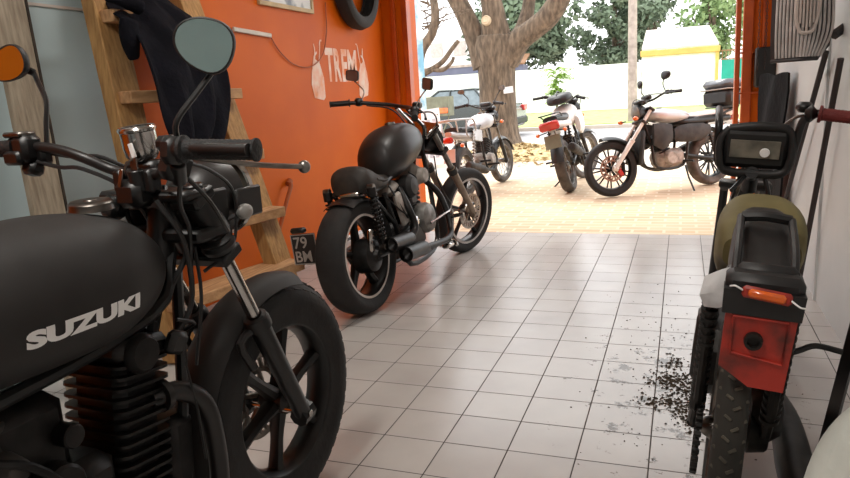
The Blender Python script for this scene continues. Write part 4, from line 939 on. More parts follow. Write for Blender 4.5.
# ================================================================== INDOOR THINGS
# wooden ladder against the left wall
lad = empty('stepladder', (-2.25, 2.8, 0), (0, 0, 0), 'wide pine stepladder leaning on the left wall behind the matte black motorcycle', 'ladder')
OL = V((-2.25, 2.8, 0))
F1, T1 = V((-2.20, 2.44, 0)), V((-2.55, 2.60, 1.95)); F2, T2 = V((-2.016, 3.18, 0)), V((-2.575, 3.19, 1.92))
def rail(a, b, m='wood'):
    d = (b - a).normalized(); yv = V((0, 1, 0)); xn = yv.cross(d).normalized(); yv = d.cross(xn)
    R_ = Matrix((xn, yv, d)).transposed().to_4x4()
    o = MB().box((a + b) / 2 - OL, (.075, .165, (b - a).length), rot=R_, bev=.005).build('rail', m, lad)
rail(F1, T1); rail(F2, T2)
for z in (.0, .27, .57, .89, 1.22, 1.58, 1.88):
    a = F1.lerp(T1, z / 1.95); c = F2.lerp(T2, z / 1.92); d = (c - a)
    ang = math.atan2(d.y, d.x); w = .20 - .03 * z
    MB().box((a + c) / 2 - OL + V((.035, 0, .0)), (d.length + .12, w, .055), rot=(0, 0, ang), bev=.004).build('step', 'woodstep', lad)
# tools on a step
def plier(loc, rz, label):
    t = empty('pliers', loc, (0, 0, rz), label, 'tool', 'hand tools on the ladder step')
    MB().tube([(0, 0, .008), (.05, .012, .01), (.1, .02, .012)], [.004, .008, .006], 8, 3).tube([(0, 0, .008), (.05, -.012, .01), (.1, -.02, .012)], [.004, .008, .006], 8, 3).build('handle', 'toolred', t)
    MB().tube([(0, 0, .008), (-.03, 0, .008), (-.06, 0, .007)], [.01, .009, .003], 8, 2).build('jaw', 'steel', t)
a = F1.lerp(T1, .57 / 1.95); c = F2.lerp(T2, .57 / 1.92)
plier(a.lerp(c, .36) + V((.04, 0, .030)), 1.9, 'red handled pliers on the ladder step, nearer the motorcycle fork')
plier(a.lerp(c, .12) + V((.04, 0, .030)), 1.2, 'red handled pliers on the ladder step, further left')
p = a.lerp(c, .68) + V((0.03, 0, .036)); tag(MB(Matrix.Translation(p)).tube([(-.03, -.1, 0), (.02, .1, 0)], [.005, .005], 8).cyl((-.032, -.11, 0), (-.026, -.085, 0), .009).build('socket_driver', 'steel'), 'short steel driver lying across the ladder step', 'tool')

# leaning weathered plank
a, c = V((-2.36, 2.02, 0)), V((-2.57, 2.12, 2.5)); d = (c - a).normalized(); xn = V((0, 1, 0)).cross(d).normalized(); yv = d.cross(xn)
Rm = Matrix((xn, yv, d)).transposed().to_4x4(); mid = (a + c) / 2
pk = empty('plank', a, (0, 0, 0), 'grey weathered plank leaning on the pale blue wall at far left', 'plank')
MB().box(mid - a, (.03, .15, (c - a).length), rot=Rm, bev=.004).build('board', 'oldwood', pk)
MB().box(mid - a + yv * .081, (.034, .012, (c - a).length - .01), rot=Rm, bev=.002).build('edge_shade_strip', 'shadeedge', pk)  # dark strip painted as the plank's shadow side

# jacket draped over the ladder steps
def jacket():
    g = []; cols = 17
    rows = [(2.60, 1.76, 2.96, 1.82, -2.48), (2.52, 1.64, 3.02, 1.70, -2.38), (2.49, 1.59, 3.06, 1.64, -2.33), (2.53, 1.51, 3.05, 1.54, -2.26), (2.51, 1.42, 3.04, 1.44, -2.21), (2.49, 1.31, 3.03, 1.31, -2.16), (2.48, 1.20, 2.99, 1.18, -2.13), (2.47, 1.11, 2.92, 1.09, -2.10), (2.49, 1.02, 2.83, .99, -2.08), (2.52, .95, 2.71, .93, -2.08)]
    for i, (y0, z0, y1, z1, x) in enumerate(rows):
        r = []
        for j in range(cols):
            t = j / (cols - 1); y = y0 + (y1 - y0) * t; z = z0 + (z1 - z0) * t
            fold = .022 * math.sin(t * 17 + i * .5) + .014 * math.sin(t * 31 - i)
            r.append((x + fold * min(1, i * .5) - .03 * abs(2 * t - 1), y, z + .02 * math.sin(t * 9 + i) * (i / 8) - .05 * abs(2 * t - 1) * (i < 2)))
        g.append(r)
    j = MB().sheet(g, .014)
    j.tube([(-2.30, 2.52, 1.56), (-2.30, 2.51, 1.47), (-2.31, 2.53, 1.38)], [.05, .055, .03], 12, 4, flat=.6)
    j.tube([(-2.36, 2.46, 1.64), (-2.34, 2.52, 1.64), (-2.30, 2.62, 1.61)], [.012, .025, .04], 10, 4)
    return tag(j.build('jacket', 'cloth', sub=1), 'black jacket draped over the upper steps of the pine ladder', 'jacket')
jacket()

# things on the orange wall
tw_ = MB().lathe((XL + .075, 5.42, 2.06), (1, 0, 0), [(.24, -.055), (.26, -.062), (.305, -.066), (.33, -.05), (.345, 0), (.33, .05), (.305, .066), (.26, .062), (.24, .055), (.248, .045), (.28, .05), (.315, .03), (.325, 0), (.315, -.03), (.28, -.05), (.248, -.045)], 56, closed=True)
tag(tw_.build('hanging_tire', 'rubber'), 'black motorcycle tire hanging high on the orange wall', 'tire')
tag(MB().cyl((XL, 5.42, 2.29), (XL + .14, 5.42, 2.29), .008).build('wall_peg', 'steel'), 'steel peg that carries the tire on the orange wall', 'peg')
pf = empty('framed_poster', (XL, 4.4, 1.81), (0, 0, 0), 'pale framed poster high on the orange wall, only its lower edge in view', 'picture')
MB().box((.008, 0, .26), (.012, .66, .50)).build('poster_sheet', 'posterwhite', pf)
MB().box((.012, 0, 0), (.024, .72, .03), bev=.003).box((.012, 0, .52), (.024, .72, .03), bev=.003).box((.012, -.345, .26), (.024, .03, .5), bev=.003).box((.012, .345, .26), (.024, .03, .5), bev=.003).build('frame', 'frameor', pf)
tag(MB().box((XL + .01, 3.94, 1.612), (.02, .42, .028), rot=(-.035, 0, 0), bev=.004).build('cable_conduit', 'conduit'), 'short white cable conduit strip on the orange wall', 'conduit')
tag(MB().tube([(XL + .012, 4.14, 1.60), (XL + .012, 4.25, 1.50), (XL + .012, 4.42, 1.42), (XL + .012, 4.65, 1.41), (XL + .012, 4.85, 1.50), (XL + .012, 4.95, 1.68), (XL + .012, 4.97, 1.9)], .0045, 6, 6).build('wall_cable', 'goldcable'), 'thin painted cable looping down the orange wall below the poster', 'cable')
tag(MB().tube([(XL + .03, 4.17, .60), (XL + .05, 4.15, .58), (XL + .05, 4.05, .45), (XL + .04, 3.9, .2), (XL + .05, 3.85, .02)], .014, 8, 5).lathe((XL + .02, 4.18, .605), (0, .8, .5), [(0, -.02), (.022, -.02), (.022, .02), (0, .02)], 12).build('hose', 'goldcable'), 'brown hose running down the orange wall to the floor', 'hose')
tag(MB().tube([(XL + .03, 4.0, .02), (XL + .04, 4.2, .045), (XL + .05, 4.5, .03), (XL + .04, 5.0, .02)], .012, 8, 4).build('floor_cable', 'plastic'), 'black cable lying along the foot of the orange wall', 'cable')
# faded stencil: letters between two small motorcycles
def stencil():
    root = empty('wall_stencil', (XL + .001, 5.18, 1.38), (0, 0, 0), 'faded white stencil of letters between two motorcycles on the orange wall', 'wall painting')
    # tall condensed letters
    xs = -.27
    for ch, w, b in (('T', .13, .02), ('R', .12, .02), ('E', .10, .02), ('M', .17, .02)):
        text_on('stencil_letter', ch, 'stencil', root, (0, xs, -.08), (0, 1, 0), (0, 0, 1), w, .26, bold=b * 1.8, lift=.001); xs += w + .012
    for s, cy in ((-1, -.42), (1, .40)):
        m = MB(); k = s
        def P(y, z): return (.0015, cy + y * k, z)
        for (y, z, r) in ((-.02, -.16, .05), (.02, -.12, .045)): m.lathe(P(y, z), (1, 0, 0), [(r * .7, 0), (r, 0), (r, .001), (r * .7, .001)], 24, closed=True)
        m.poly([P(-.1, -.2), P(-.07, -.22), P(.07, -.2), P(.1, -.1), P(.08, 0), P(.02, .09), P(-.05, .06), P(-.1, -.05)], (.0008, 0, 0))
        m.tube([P(.03, .05), P(.01, .14), P(.02, .2)], .008, 6, 3, flat=.12); m.tube([P(-.03, .04), P(-.06, .12), P(-.08, .22), P(-.11, .23)], .008, 6, 3, flat=.12)
        m.tube([P(.06, .02), P(.03, .1), P(-.02, .14)], .009, 6, 3, flat=.12)
        m.build('stencil_motorcycle', 'stencil', root)
stencil()

# right wall: ribbed panel, rods, sheets, hoist
rb = empty('ribbed_panel', (.50, 3.64, 1.205), (0, 0, math.radians(-12)), 'grey ribbed plastic panel with pale slotted centre hung high on the white wall', 'panel')
def P3(t, z):   # curved face: t across, z up
    bulge = .05 * math.cos((t - .1) * 2.2) ; half = .122 - .055 * max(0, (.10 - z) / .10) ** 2 * (1 if t > 0 else .12)
    return V((t * half, -.05 - bulge, z))
for i in range(15):
    t = -.8 + 1.8 * i / 14
    MB().tube([P3(t, .015), P3(t, .12), P3(t, .25), P3(t * .97, .42)], .0062, 6, 3).build('rib', 'riblight', rb)
sh = [[P3(-1 + 2 * j / 14, z) + V((0, .02, 0)) for j in range(15)] for z in (0, .06, .14, .26, .42)]
MB().sheet(sh, .006).tube([P3(-1 + 2 * j / 14, .004) for j in range(15)], .008, 8).build('shell', 'ribdark', rb)
pc = MB()
for i in range(7):
    t = -.08 + .62 * i / 6; lo = .125 + .05 * abs(i - 3) / 3
    pc.tube([P3(t, lo) + V((0, -.012, 0)), P3(t, .25) + V((0, -.014, 0)), P3(t, .42) + V((0, -.012, 0))], .0048, 6, 2)
pc.tube([P3(-.1, .42) + V((0, -.012, 0)), P3(-.12, .22) + V((0, -.012, 0)), P3(.0, .13) + V((0, -.012, 0)), P3(.23, .118) + V((0, -.012, 0)), P3(.46, .135) + V((0, -.012, 0)), P3(.6, .24) + V((0, -.012, 0)), P3(.58, .42) + V((0, -.012, 0))], .008, 8, 4)
pc.build('slotted_centre', 'ribpale', rb)
MB().tube([(-.02, .0, .4), (.1, .12, .41), (.16, .17, .41)], .01, 8).tube([(.13, -.02, .1), (.19, .04, .16), (.22, .1, .3), (.22, .14, .4)], .022, 8, 3).build('hanger', 'ribdark', rb)
tag(MB().tube([(.60, 4.02, .008), (.625, 3.42, 1.2)], .014, 6, flat=.7).build('iron_rod', 'rod'), 'long dark iron bar leaning on the white wall, nearer the camera', 'bar')
tag(MB().tube([(.615, 5.2, .012), (.625, 3.76, 1.24)], .014, 6, flat=.7).build('iron_rod', 'rod'), 'long dark iron bar slanting lower behind the moped handlebar, farther bar', 'bar')
g = []
for i in range(12):
    z = .01 + 1.14 * i / 11; r = []
    for j in range(13):
        t = j / 12; n_ = noise.noise(V((t * 3, z * 2.2, 3))) * .05
        w0 = 5.75 - .25 * (z / 1.15) ; r.append((.52 + .09 * t + n_ * .8 - (.0 if j else 0), w0 - (w0 - 4.86) * t, z + (.012 * math.sin(t * 9) if i == 11 else 0)))
    g.append(r)
tag(MB().sheet(g, .012).build('plastic_sheet', 'blacksheet'), 'crumpled black plastic sheet leaning by the orange door post', 'plastic sheet')
h = empty('chain_hoist', (.56, 5.98, 1.0), (0, 0, 0), 'black chain hoist box with hanging chains on the orange door post', 'hoist')
MB().box((.03, 0, .21), (.15, .1, .30), bev=.012).build('gear_box', 'black', h)
for x in (-.03, .02):
    cm = MB()
    for i in range(64):
        z = 1.75 - i * .0245; R_ = Matrix.Rotation(PI / 2 * (i % 2), 4, 'Z')
        X_ = Matrix.Translation(V((x, -.065 - (.004 if i % 2 else 0), z - .0))) @ R_
        q = MB(X_); pts = [(.0065 * math.sin(a), 0, .014 * math.cos(a)) for a in [2 * PI * k / 8 for k in range(9)]]
        cm.X = X_; cm.tube(pts, .0022, 5, cap=False); q.bm.free()
    cm.build('chain', 'rod', h)
# foreground right: sack and dark board
def sack():
    m = MB(); N = 28; Rr = []
    prof = [(.0, .15), (.06, .165), (.14, .17), (.24, .16), (.34, .135), (.42, .10), (.47, .06), (.50, .02)]
    vs = []; fs = []
    for i, (z, r) in enumerate(prof):
        for j in range(N):
            a = 2 * PI * j / N; k = 1 + .12 * noise.noise(V((math.cos(a) * 1.6, math.sin(a) * 1.6, z * 6))) + .05 * math.sin(a * 5 + z * 12)
            vs.append((r * k * math.cos(a), r * 1.1 * k * math.sin(a), z))
    for i in range(len(prof) - 1):
        for j in range(N): j2 = (j + 1) % N; fs.append((i * N + j, i * N + j2, (i + 1) * N + j2, (i + 1) * N + j))
    fs.append(tuple(range(N))[::-1]); fs.append(tuple((len(prof) - 1) * N + j for j in range(N)))
    m.add(vs, fs); o = m.build('plastic_sack', 'whitebag', loc=(.385, 1.42, 0), sub=2); o.scale = (1, 1, 1.1)
    return tag(o, 'bulging white plastic sack in the lower right corner', 'sack')
sack()
tag(MB().tube([(.385, 2.05, .03), (.50, 2.07, .74)], .045, 4, flat=.4).build('steel_post', 'black'), 'black flat steel post standing behind the white sack', 'post')
# damp dirt by the moped wheel
random.seed(3)
d = MB()
def clod(x, y, s):
    c = V((x, y, s * .3)); vs = []
    for (i, j, k) in ((1, 0, 0), (-1, 0, 0), (0, 1, 0), (0, -1, 0), (0, 0, 1), (0, 0, -1)):
        vs.append(c + V((i, j, k * .6)) * s * random.uniform(.6, 1.3))
    d.add(vs, [(0, 2, 4), (2, 1, 4), (1, 3, 4), (3, 0, 4), (2, 0, 5), (1, 2, 5), (3, 1, 5), (0, 3, 5)])
CL = [(.03, 2.50, .035, .10, 260), (-.03, 2.66, .045, .05, 200), (.05, 2.36, .03, .07, 160), (-.06, 2.46, .04, .03, 110), (.05, 2.72, .03, .03, 90), (-.01, 2.84, .02, .05, 60)]
for (cx, cy, sx, sy, n) in CL:
    for i in range(n): clod(cx + random.gauss(0, sx), cy + random.gauss(0, sy), random.uniform(.002, .0075))
for i in range(200): clod(-.02 + random.gauss(0, .16), 2.85 + random.gauss(0, .45), random.uniform(.002, .005))
tag(d.build('spilled_dirt', 'dirt'), 'damp crumbled dirt spilled on the tiles beside the moped', 'dirt', kind='stuff')
# fill lamps added out of view to brighten the workshop
for i, (x, y) in enumerate(((-1.0, .2), (-1.0, 3.4))):
    t = empty('fill_lamp', (x, y, ZC - .09), (0, 0, 0), ('added tube lamp above the camera, out of view, filling the workshop with light', 'added tube lamp over the middle of the floor, out of view, filling the workshop with light')[i], 'lamp')
    MB().box((0, 0, .06), (.16, 1.25, .06), bev=.01).build('fitting', 'signwhite', t)
    MB().cyl((-.04, -.6, .01), (-.04, .6, .01), .016).cyl((.04, -.6, .01), (.04, .6, .01), .016).build('tube', 'lamp', t)

# ================================================================== OUTDOOR THINGS
def tree_limbs():
    r = MB()
    r.lathe((-3.72, 14.6, -.02), (0, 0, 1), [(.62, 0), (.5, .08), (.44, .25), (.40, .6), (.385, 1.2), (.40, 1.7), (.46, 2.1), (.42, 2.3), (.2, 2.4)], 28)
    L = [([(-3.95, 14.6, 1.7), (-4.12, 14.6, 2.2), (-4.35, 14.5, 2.8), (-4.7, 14.4, 3.6), (-4.9, 14.3, 4.8)], [.3, .24, .20, .18, .12]),
         ([(-3.65, 14.6, 1.9), (-3.7, 14.5, 2.4), (-3.72, 14.4, 2.9), (-3.9, 14.4, 3.6), (-4.0, 14.4, 5)], [.36, .30, .22, .17, .1]),
         ([(-3.5, 14.6, 1.8), (-3.2, 14.5, 2.15), (-2.85, 14.4, 2.35), (-2.5, 14.3, 2.6), (-2.2, 14.2, 3.1), (-2.0, 14.1, 4.2)], [.3, .25, .22, .22, .2, .15]),
         ([(-3.3, 14.7, 2.1), (-3.1, 14.8, 2.6), (-3.0, 14.9, 3.2), (-2.8, 15, 4.4)], [.2, .15, .12, .08])]
    for p, q in L: r.tube(p, q, 14, 5)
    r.m(1).lathe((-3.8, 14.17, 2.58), (-.15, -1, .1), [(0, .03), (.045, .035), (.06, .02), (.085, .03), (.1, .0), (.11, -.1)], 18)
    root = empty('street_tree', (-3.72, 14.6, 0), (0, 0, 0), 'thick bare tree trunk forking into heavy limbs behind the silver motorcycle', 'tree')
    r.X = Matrix(); o = r.build('trunk', ['bark', 'cutwood'], root); o.location = (3.72, -14.6, 0)
    tgt = MB().box((-3.38, 14.17, 1.16), (.2, .01, .13), rot=(0, -.1, .2), bev=.003)
    o = tgt.build('paper_notice', 'signwhite', root); o.location = (3.72, -14.6, 0)
tree_limbs()
def bare_tree(x, y, label, scale=1):
    root = empty('bare_tree', (x, y, 0), (0, 0, 0), label, 'tree')
    r = MB(); r.tube([(0, 0, 0), (.02, 0, 1.0), (.05, 0, 1.6), (.15, 0, 2.0), (.42, 0, 2.35), (.5, 0, 2.7), (.42, .1, 3.2), (.4, .1, 4)], [.17, .15, .14, .11, .09, .085, .07, .04], 10, 4)
    r.tube([(.05, 0, 1.55), (.3, 0, 1.62), (.6, 0, 1.78), (.8, 0, 2.0), (.95, 0, 2.15)], [.08, .06, .05, .045, .04], 8, 4); r.tube([(.35, 0, 1.64), (.62, -.05, 1.62), (.8, -.05, 1.75), (.85, -.05, 1.85)], [.04, .04, .035, .03], 8, 4)
    random.seed(11)
    for i in range(26):
        s = V((random.uniform(.2, .5), 0, random.uniform(2.1, 3.4))); e = s + V((random.uniform(-.9, 1.0), random.uniform(-.3, .3), random.uniform(.1, .7)))
        r.tube([s, s.lerp(e, .5) + V((0, 0, random.uniform(-.1, .1))), e], [.018, .012, .006], 5, 3)
    return r.build('trunk', 'bark', root)
bare_tree(-5.05, 13.2, 'thin bare tree with curved branches left of the thick trunk')

def crown(mb, c, r, n, size, seed):
    rnd = random.Random(seed); c = V(c); clumps = []
    for i in range(int(18 + r[0] * 4)):
        v = V([rnd.gauss(0, 1) for _ in range(3)]).normalized(); k = rnd.uniform(.45, .95)
        clumps.append((c + V((v.x * r[0], v.y * r[1], v.z * r[2])) * k, rnd.uniform(.25, .45) * min(r)))
    for i in range(n):
        cc, cr = clumps[rnd.randrange(len(clumps))]; v = V([rnd.gauss(0, 1) for _ in range(3)]).normalized(); p = cc + v * cr * rnd.uniform(.6, 1.05)
        a = V([rnd.uniform(-1, 1) for _ in range(3)]).normalized(); b = a.cross(v if abs(a.dot(v)) < .95 else V((1, 0, 0))).normalized(); s = size * rnd.uniform(.6, 1.3)
        mb.add([p - a * s, p + b * s * .5, p + a * s, p - b * s * .5], [(0, 1, 2, 3)])
    return clumps
def leafy_tree(x, y, h, c, r, n, size, m, label, seed, group='trees beyond the white wall'):
    root = empty('leafy_tree', (x, y, 0), (0, 0, 0), label, 'tree', group)
    mb = MB(); cl = crown(mb, c, r, n, size, seed); 
    me = mb.build('foliage', m, root)
    t = MB().tube([(0, 0, 0), (.05, 0, h * .4), (0, 0, h)], [.3, .22, .1], 8, 3)
    for cc, cr in cl[:10]: t.tube([(0, 0, h * .45), V((0, 0, h * .6)).lerp(cc, .5), cc], [.12, .07, .03], 6, 2)
    t.build('trunk', 'bark', root)
leafy_tree(-8.8, 39.5, 5.5, (0, 0, 4.6), (3.6, 2.6, 3.0), 7000, .2, 'leafdark', 'dense dark green tree beyond the white wall, behind the forked limb', 1)
leafy_tree(-3.9, 44, 6, (0, 0, 4.6), (2.7, 2.3, 3.2), 6000, .2, 'leafdark', 'dense dark green tree beyond the wall, just left of the slim utility pole', 2)
leafy_tree(-2.2, 51, 7, (0, 0, 7.4), (2.0, 2.0, 3.6), 3000, .2, 'leafdark', 'narrow dark tree beyond the wall, just right of the slim utility pole', 3)
leafy_tree(1.6, 44.5, 4.6, (0, 0, 4.4), (2.3, 2.2, 2.3), 3500, .2, 'leafpale', 'pale green tree behind the house with yellow trim', 4)
def sapling():
    root = empty('sapling', (-4.15, 24.5, 0), (0, 0, 0), 'yellow green sapling growing before the long white wall', 'plant')
    MB().tube([(0, 0, 0), (.03, 0, .5), (0, 0, 1.2)], [.05, .04, .02], 8, 3).build('stem', 'bark', root)
    m = MB(); rnd = random.Random(5)
    for i in range(90):
        z = rnd.uniform(.55, 1.75); a = rnd.uniform(0, 2 * PI); L = .62 if z > 1.35 else .36; d = V((math.cos(a), math.sin(a), 0)); w = V((-d.y, d.x, 0)) * .055
        p = [V((0, 0, z)), V((0, 0, z + .1)) + d * L * .5, V((0, 0, z - .05)) + d * L]
        m.add([p[0] - w * .3, p[0] + w * .3, p[1] + w, p[1] - w, p[2]], [(0, 1, 2, 3), (3, 2, 4)])
        for k in range(5):
            q = p[0].lerp(p[2], .2 + .18 * k) + V((0, 0, .08)); e = V((-d.y, d.x, -.3)) * .14 * (1 if k % 2 else -1)
            m.add([q, q + e + d * .05, q + d * .07], [(0, 1, 2)])
    m.build('foliage', 'leafyoung', root)
sapling()
structure('boundary_wall', span((-30, 33.2, 0), (-1.78, 33.5, 2.05)), 'housewhite')
hs = empty('house', (-.0, 33.3, 0), (0, 0, 0), 'white house front with yellow trim right of the utility pole', 'house')
MB().box(((-.16), .6, 1.2), (3.2, 1.2, 2.4)).build('wall', 'housewhite', hs)
MB().box(((-.16), .55, 2.40), (3.2 + .1, 1.4, .26), bev=.02).build('trim_band', 'yellow', hs)
MB().box(((-.16) + 3.2 / 2 - .06, -.04, 1.2), (.14, .12, 2.4)).build('corner_post', 'yellow', hs)
MB().sheet([[((-.16) - 3.2 / 2, .0, 2.54), ((-.16), .0, 2.54), ((-.16) + 3.2 / 2, .0, 2.54)], [((-.16) - 3.2 / 2, 4, 3.6), ((-.16), 4, 3.6), ((-.16) + 3.2 / 2 - .3, 4, 3.6)]], .08).build('roof', 'tileroof', hs)
gt = empty('metal_gate', ((-.16) + 3.2 / 2 + .74, 33.3, 0), (0, 0, 0), 'teal metal gate beside the house with yellow trim', 'gate')
g = MB().box((0, 0, .95), (1.25, .05, 1.9)); g.build('panel', 'teal', gt)
g = MB()
for i in range(9): g.box((-.6 + .15 * i, 0, 2.1), (.03, .03, .4))
g.box((0, 0, 2.3), (1.3, .06, .06)).box((0, 0, 1.93), (1.3, .06, .05)); g.build('railing', 'brownrail', gt)
pl = empty('utility_pole', (-1.42, 21.9, 0), (0, 0, 0), 'slim concrete utility pole on the far kerb between the dark trees and the house', 'pole')
MB().tube([(0, 0, 0), (0, 0, 7.5)], [.14, .11], 14).build('shaft', 'concpole', pl); MB().box((0, 0, 6.9), (1.4, .1, .1)).build('cross_arm', 'concpole', pl)
pl = empty('painted_pole', (-4.10, 10.9, 0), (0, 0, 0), 'flaking light blue and white pole beside the left door post', 'pole')
MB().tube([(0, 0, 0), (0, 0, 6)], [.10, .085], 14).build('shaft', 'bluepole', pl)
# leaning white sign at the pole foot
sg = empty('sign_board', (-3.86, 10.55, 0), (math.radians(-8), math.radians(-6), 0), 'white sign board with faded letters propped against the light blue pole', 'sign')
bd = MB().box((0, 0, .47), (.5, .025, .92), bev=.004).build('board', 'signwhite', sg)
pair('prop', lambda s: MB().box((s * .22, .12, .42), (.025, .02, .86), rot=(.3, 0, 0)), 'steel', sg)
for i in range(4):
    m = MB()
    for j in range(4): m.box((-.15 + .1 * j, -.0145, .72 - i * .18), (.06, .003, .09), bev=.001)
    m.build('faded_mark', 'signtext', sg)
# raised street litter basket
bk = empty('litter_basket', (-4.42, 12.6, 0), (0, 0, 0), 'grey green metal litter basket raised on a forked post', 'litter basket')
q = MB().box((0, 0, .72 + .03), (.58, .34, .012)); 
for s in (-1, 1): q.box((0, s * .17, .93), (.58, .012, .36)); q.box((s * .29, 0, .93), (.012, .34, .36))
q.build('bin', 'basket', bk)
q = MB().cyl((0, 0, 0), (0, 0, .45), .022)
for s in (-1, 1): q.tube([(0, 0, .32), (s * .14, 0, .5), (s * .25, 0, .74)], .014, 8, 3)
q.tube([(-.5, 0, .28), (.6, 0, .24)], .01, 6); q.build('post', 'basket', bk)
MB().box((.19, -.19, .85), (.2, .02, .1), bev=.01).build('reflector', 'orange_lens', bk)
# leaf litter
def litter(name, c, r, n, label, seed):
    rnd = random.Random(seed); m = MB(); c = V(c)
    m.lathe(c, (0, 0, 1), [(r[0], -.02), (r[0] * .8, .03), (r[0] * .45, r[2] * .8), (0, r[2])], 20); 
    for v in m.bm.verts: v.co.y = c.y + (v.co.y - c.y) * r[1] / r[0]
    for i in range(n):
        a = rnd.uniform(0, 2 * PI); k = abs(rnd.gauss(0, .55)); p = c + V((math.cos(a) * k * r[0], math.sin(a) * k * r[1], max(.0, r[2] * (1 - k * 1.1)) + rnd.uniform(.0, .04)))
        u = V([rnd.uniform(-1, 1), rnd.uniform(-1, 1), rnd.uniform(-.5, .5)]).normalized() * .06; w = V((-u.y, u.x, rnd.uniform(-.04, .04))) * .6
        m.add([p - u, p + w, p + u, p - w], [(0, 1, 2, 3)])
    return tag(m.build(name, 'litter'), label, 'leaf litter', kind='stuff')
litter('leaf_litter', (-2.7, 12.3, 0), (1.1, 1.3, .15), 1900, 'heap of dry leaves at the foot of the thick tree', 1)
litter('leaf_litter', (-4.35, 11.85, 0), (.42, .55, .12), 900, 'heap of dry leaves in front of the litter basket post', 2)

# cars
def car(loc, rz, L, H, W, m, label, hatch=False):
    root = empty('car', loc, (0, 0, rz), label, 'car'); h = L / 2
    b = MB(); prof = [(-h, .38), (-h + .03, .72), (-h + .12, .88), (-h * .52, .92), (h * .42, .90), (h * .9, .74), (h, .62), (h, .36), (h * .95, .24), (-h * .95, .24)]
    b.poly([(x, -W / 2, z) for x, z in prof], (0, W, 0)); bo = b.build('body', m, root, ang=50)
    bv = bo.modifiers.new('bevel', 'BEVEL'); bv.width = .05; bv.segments = 2; bv.limit_method = 'ANGLE'
    g = MB(); lo = [(-h * .66, .88), (h * .4, .88)]; hi = [(-h * .46 if not hatch else -h * .6, H - .04), (h * .08, H - .04)]
    vs = []
    for y, yy in ((-1, -1), (1, 1)): vs += [(lo[0][0], y * W * .47, .88), (lo[1][0], y * W * .47, .88), (hi[1][0], y * W * .38, H - .04), (hi[0][0], y * W * .38, H - .04)]
    g.add(vs, [(0, 1, 2, 3), (4, 7, 6, 5), (0, 4, 5, 1), (1, 5, 6, 2), (2, 6, 7, 3), (3, 7, 4, 0)]); g.build('windows', 'carglass', root)
    r = MB().box(((hi[0][0] + hi[1][0]) / 2, 0, H - .02), (hi[1][0] - hi[0][0] + .06, W * .8, .06), bev=.03)
    for s in (-1, 1):
        r.tube([(lo[0][0], s * W * .475, .88), (hi[0][0], s * W * .385, H - .03)], .035, 6); r.tube([(lo[1][0], s * W * .475, .88), (hi[1][0], s * W * .385, H - .03)], .03, 6); r.tube([(-h * .1, s * W * .478, .88), (-h * .1, s * W * .388, H - .03)], .03, 6)
    r.build('roof', m, root)
    for x in (-h * .62, h * .64):
        for s in (-1, 1):
            w = MB(); c = (x, s * (W / 2 - .08), .30); w.lathe(c, (0, s, 0), [(.18, .0), (.3, -.09), (.3, .08), (.27, .1), (.19, .1)], 28, closed=True); w.m(1).lathe(c, (0, s, 0), [(0, .07), (.05, .09), (.19, .085), (.19, .04)], 20)
            w.build('wheel', ['rubber', 'steel'], root)
    for s in (-1, 1): MB().box((-h + .05, s * (W / 2 - .16), .76), (.12, .34, .16), bev=.02).build('tail_light', 'red', root); MB().box((h - .05, s * (W / 2 - .2), .64), (.12, .34, .14), bev=.02).build('headlight', 'signwhite', root)
    b = MB().box((-h + .03, 0, .42), (.12, W * .98, .2), bev=.04).box((h - .03, 0, .42), (.12, W * .98, .2), bev=.04); b.build('bumper', 'plastic', root)
car((-6.25, 19.2, -.1), PI - .04, 4.0, 1.36, 1.65, 'car', 'dark green sedan on the road, passing behind the thick tree')
car((-9.3, 17.6, -.1), PI, 3.7, 1.4, 1.6, 'car2', 'maroon grey car on the road at far left, behind the litter basket', True)

# far left buildings
bd = empty('slate_building', (-11.6, 34.5, 0), (0, 0, 0), 'slate blue low building behind the litter basket, left of the tree', 'building')
MB().box((0, 1, 1.0), (4.6, 2, 2.9)).build('wall', 'slate', bd); MB().box((0, 1, 2.5), (4.7, 2.1, .12)).build('roof', 'concpole', bd); MB().box((-1.2, -.03, .9), (1.0, .06, 1.8)).build('door', 'car2', bd)
bd = empty('apartment_block', (-17, 44, 0), (0, 0, 0), 'pale building with a blue painted wall far behind at left', 'building')
MB().box((0, 2, 2.5), (13, 4, 5.2)).build('wall', 'housewhite', bd); MB().box((-.6, -.03, 4.3), (1.6, .08, 1.8)).build('blue_panel', 'bluewall', bd)
for x in (1.8, 3.4, 5.0): MB().box((x, -.03, 4.0), (.8, .06, .9)).build('window', 'ribpale', bd)
bd = empty('shed', (-8.35, 35.2, 0), (0, 0, 0), 'brown roofed shed beyond the white wall, right of the thick trunk', 'building')
MB().box((0, .6, 1.2), (1.5, 1.2, 2.4)).build('wall', 'slate', bd); MB().sheet([[(-.85, -.1, 2.4), (.85, -.1, 2.4)], [(-.85, 1.3, 2.9), (.85, 1.3, 2.9)]], .08).build('roof', 'brownrail', bd)

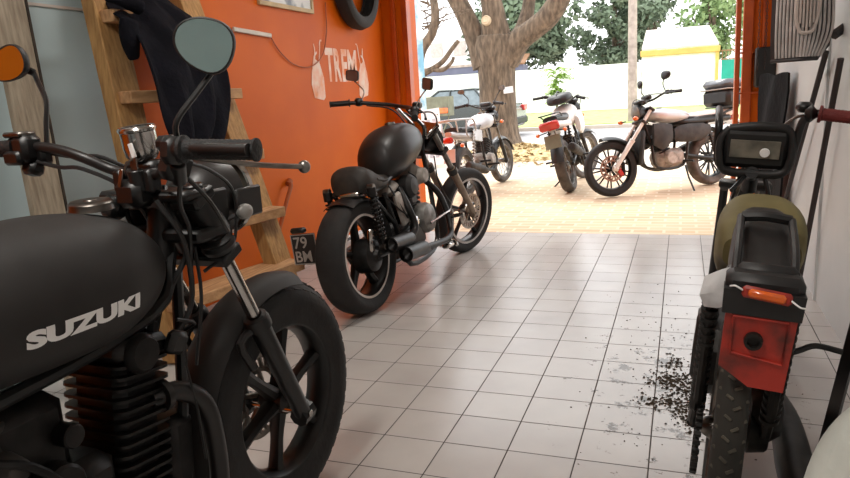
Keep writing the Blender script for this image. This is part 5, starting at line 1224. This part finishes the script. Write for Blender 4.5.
# ================================================================== LIGHT AND CAMERA
w = bpy.data.worlds.new('World'); S.world = w; w.use_nodes = True
wn = w.node_tree.nodes; wl = w.node_tree.links; bg = wn['Background']
tc = wn.new('ShaderNodeTexCoord'); ns = wn.new('ShaderNodeTexNoise'); ns.inputs['Scale'].default_value = 1.6; ns.inputs['Detail'].default_value = 5
wl.new(tc.outputs['Generated'], ns.inputs['Vector']); cr = wn.new('ShaderNodeValToRGB'); cr.color_ramp.elements[0].color = (.86, .9, .96, 1); cr.color_ramp.elements[1].color = (1, .985, .96, 1)
wl.new(ns.outputs[0], cr.inputs[0]); wl.new(cr.outputs[0], bg.inputs[0]); bg.inputs[1].default_value = 1.15
su = bpy.data.lights.new('sun', 'SUN'); su.energy = 1.1; su.angle = math.radians(25); su.color = (1, .98, .95)
so = bpy.data.objects.new('sun', su); COL.objects.link(so); so.rotation_euler = V((-.35, .55, 1)).to_track_quat('Z', 'Y').to_euler()
def area(name, loc, sz, sy, e, col=(1, 1, 1), rot=(0, 0, 0)):
    l = bpy.data.lights.new(name, 'AREA'); l.shape = 'RECTANGLE'; l.size = sz; l.size_y = sy; l.energy = e; l.color = col
    o = bpy.data.objects.new(name, l); COL.objects.link(o); o.location = loc; o.rotation_euler = rot
area('fill_light_rear', (-1.0, .2, ZC - .13), .15, 1.2, 17, (1, .96, .9)); area('fill_light_front', (-1.0, 3.4, ZC - .13), .15, 1.2, 9, (1, .96, .9))  # interior fill, placed just under the added lamps

cam = bpy.data.cameras.new('camera'); co = bpy.data.objects.new('camera', cam); COL.objects.link(co); S.camera = co
cam.sensor_width = 36; cam.lens = 683.93 / 850 * 36; cam.clip_start = .05; cam.clip_end = 300
Rc = Matrix(((0.9368272,-0.0173676,0.3493611),(0.3448868,0.2125465,-0.9142631),(-0.0583769,0.9769966,0.2051092)))
co.matrix_world = Matrix.Translation((0, 0, 1.15)) @ Rc.to_4x4()
vs = S.view_settings; vs.view_transform = 'Standard'; vs.look = 'None'; vs.gamma = 1; vs.use_curve_mapping = False; vs.exposure = 1.45
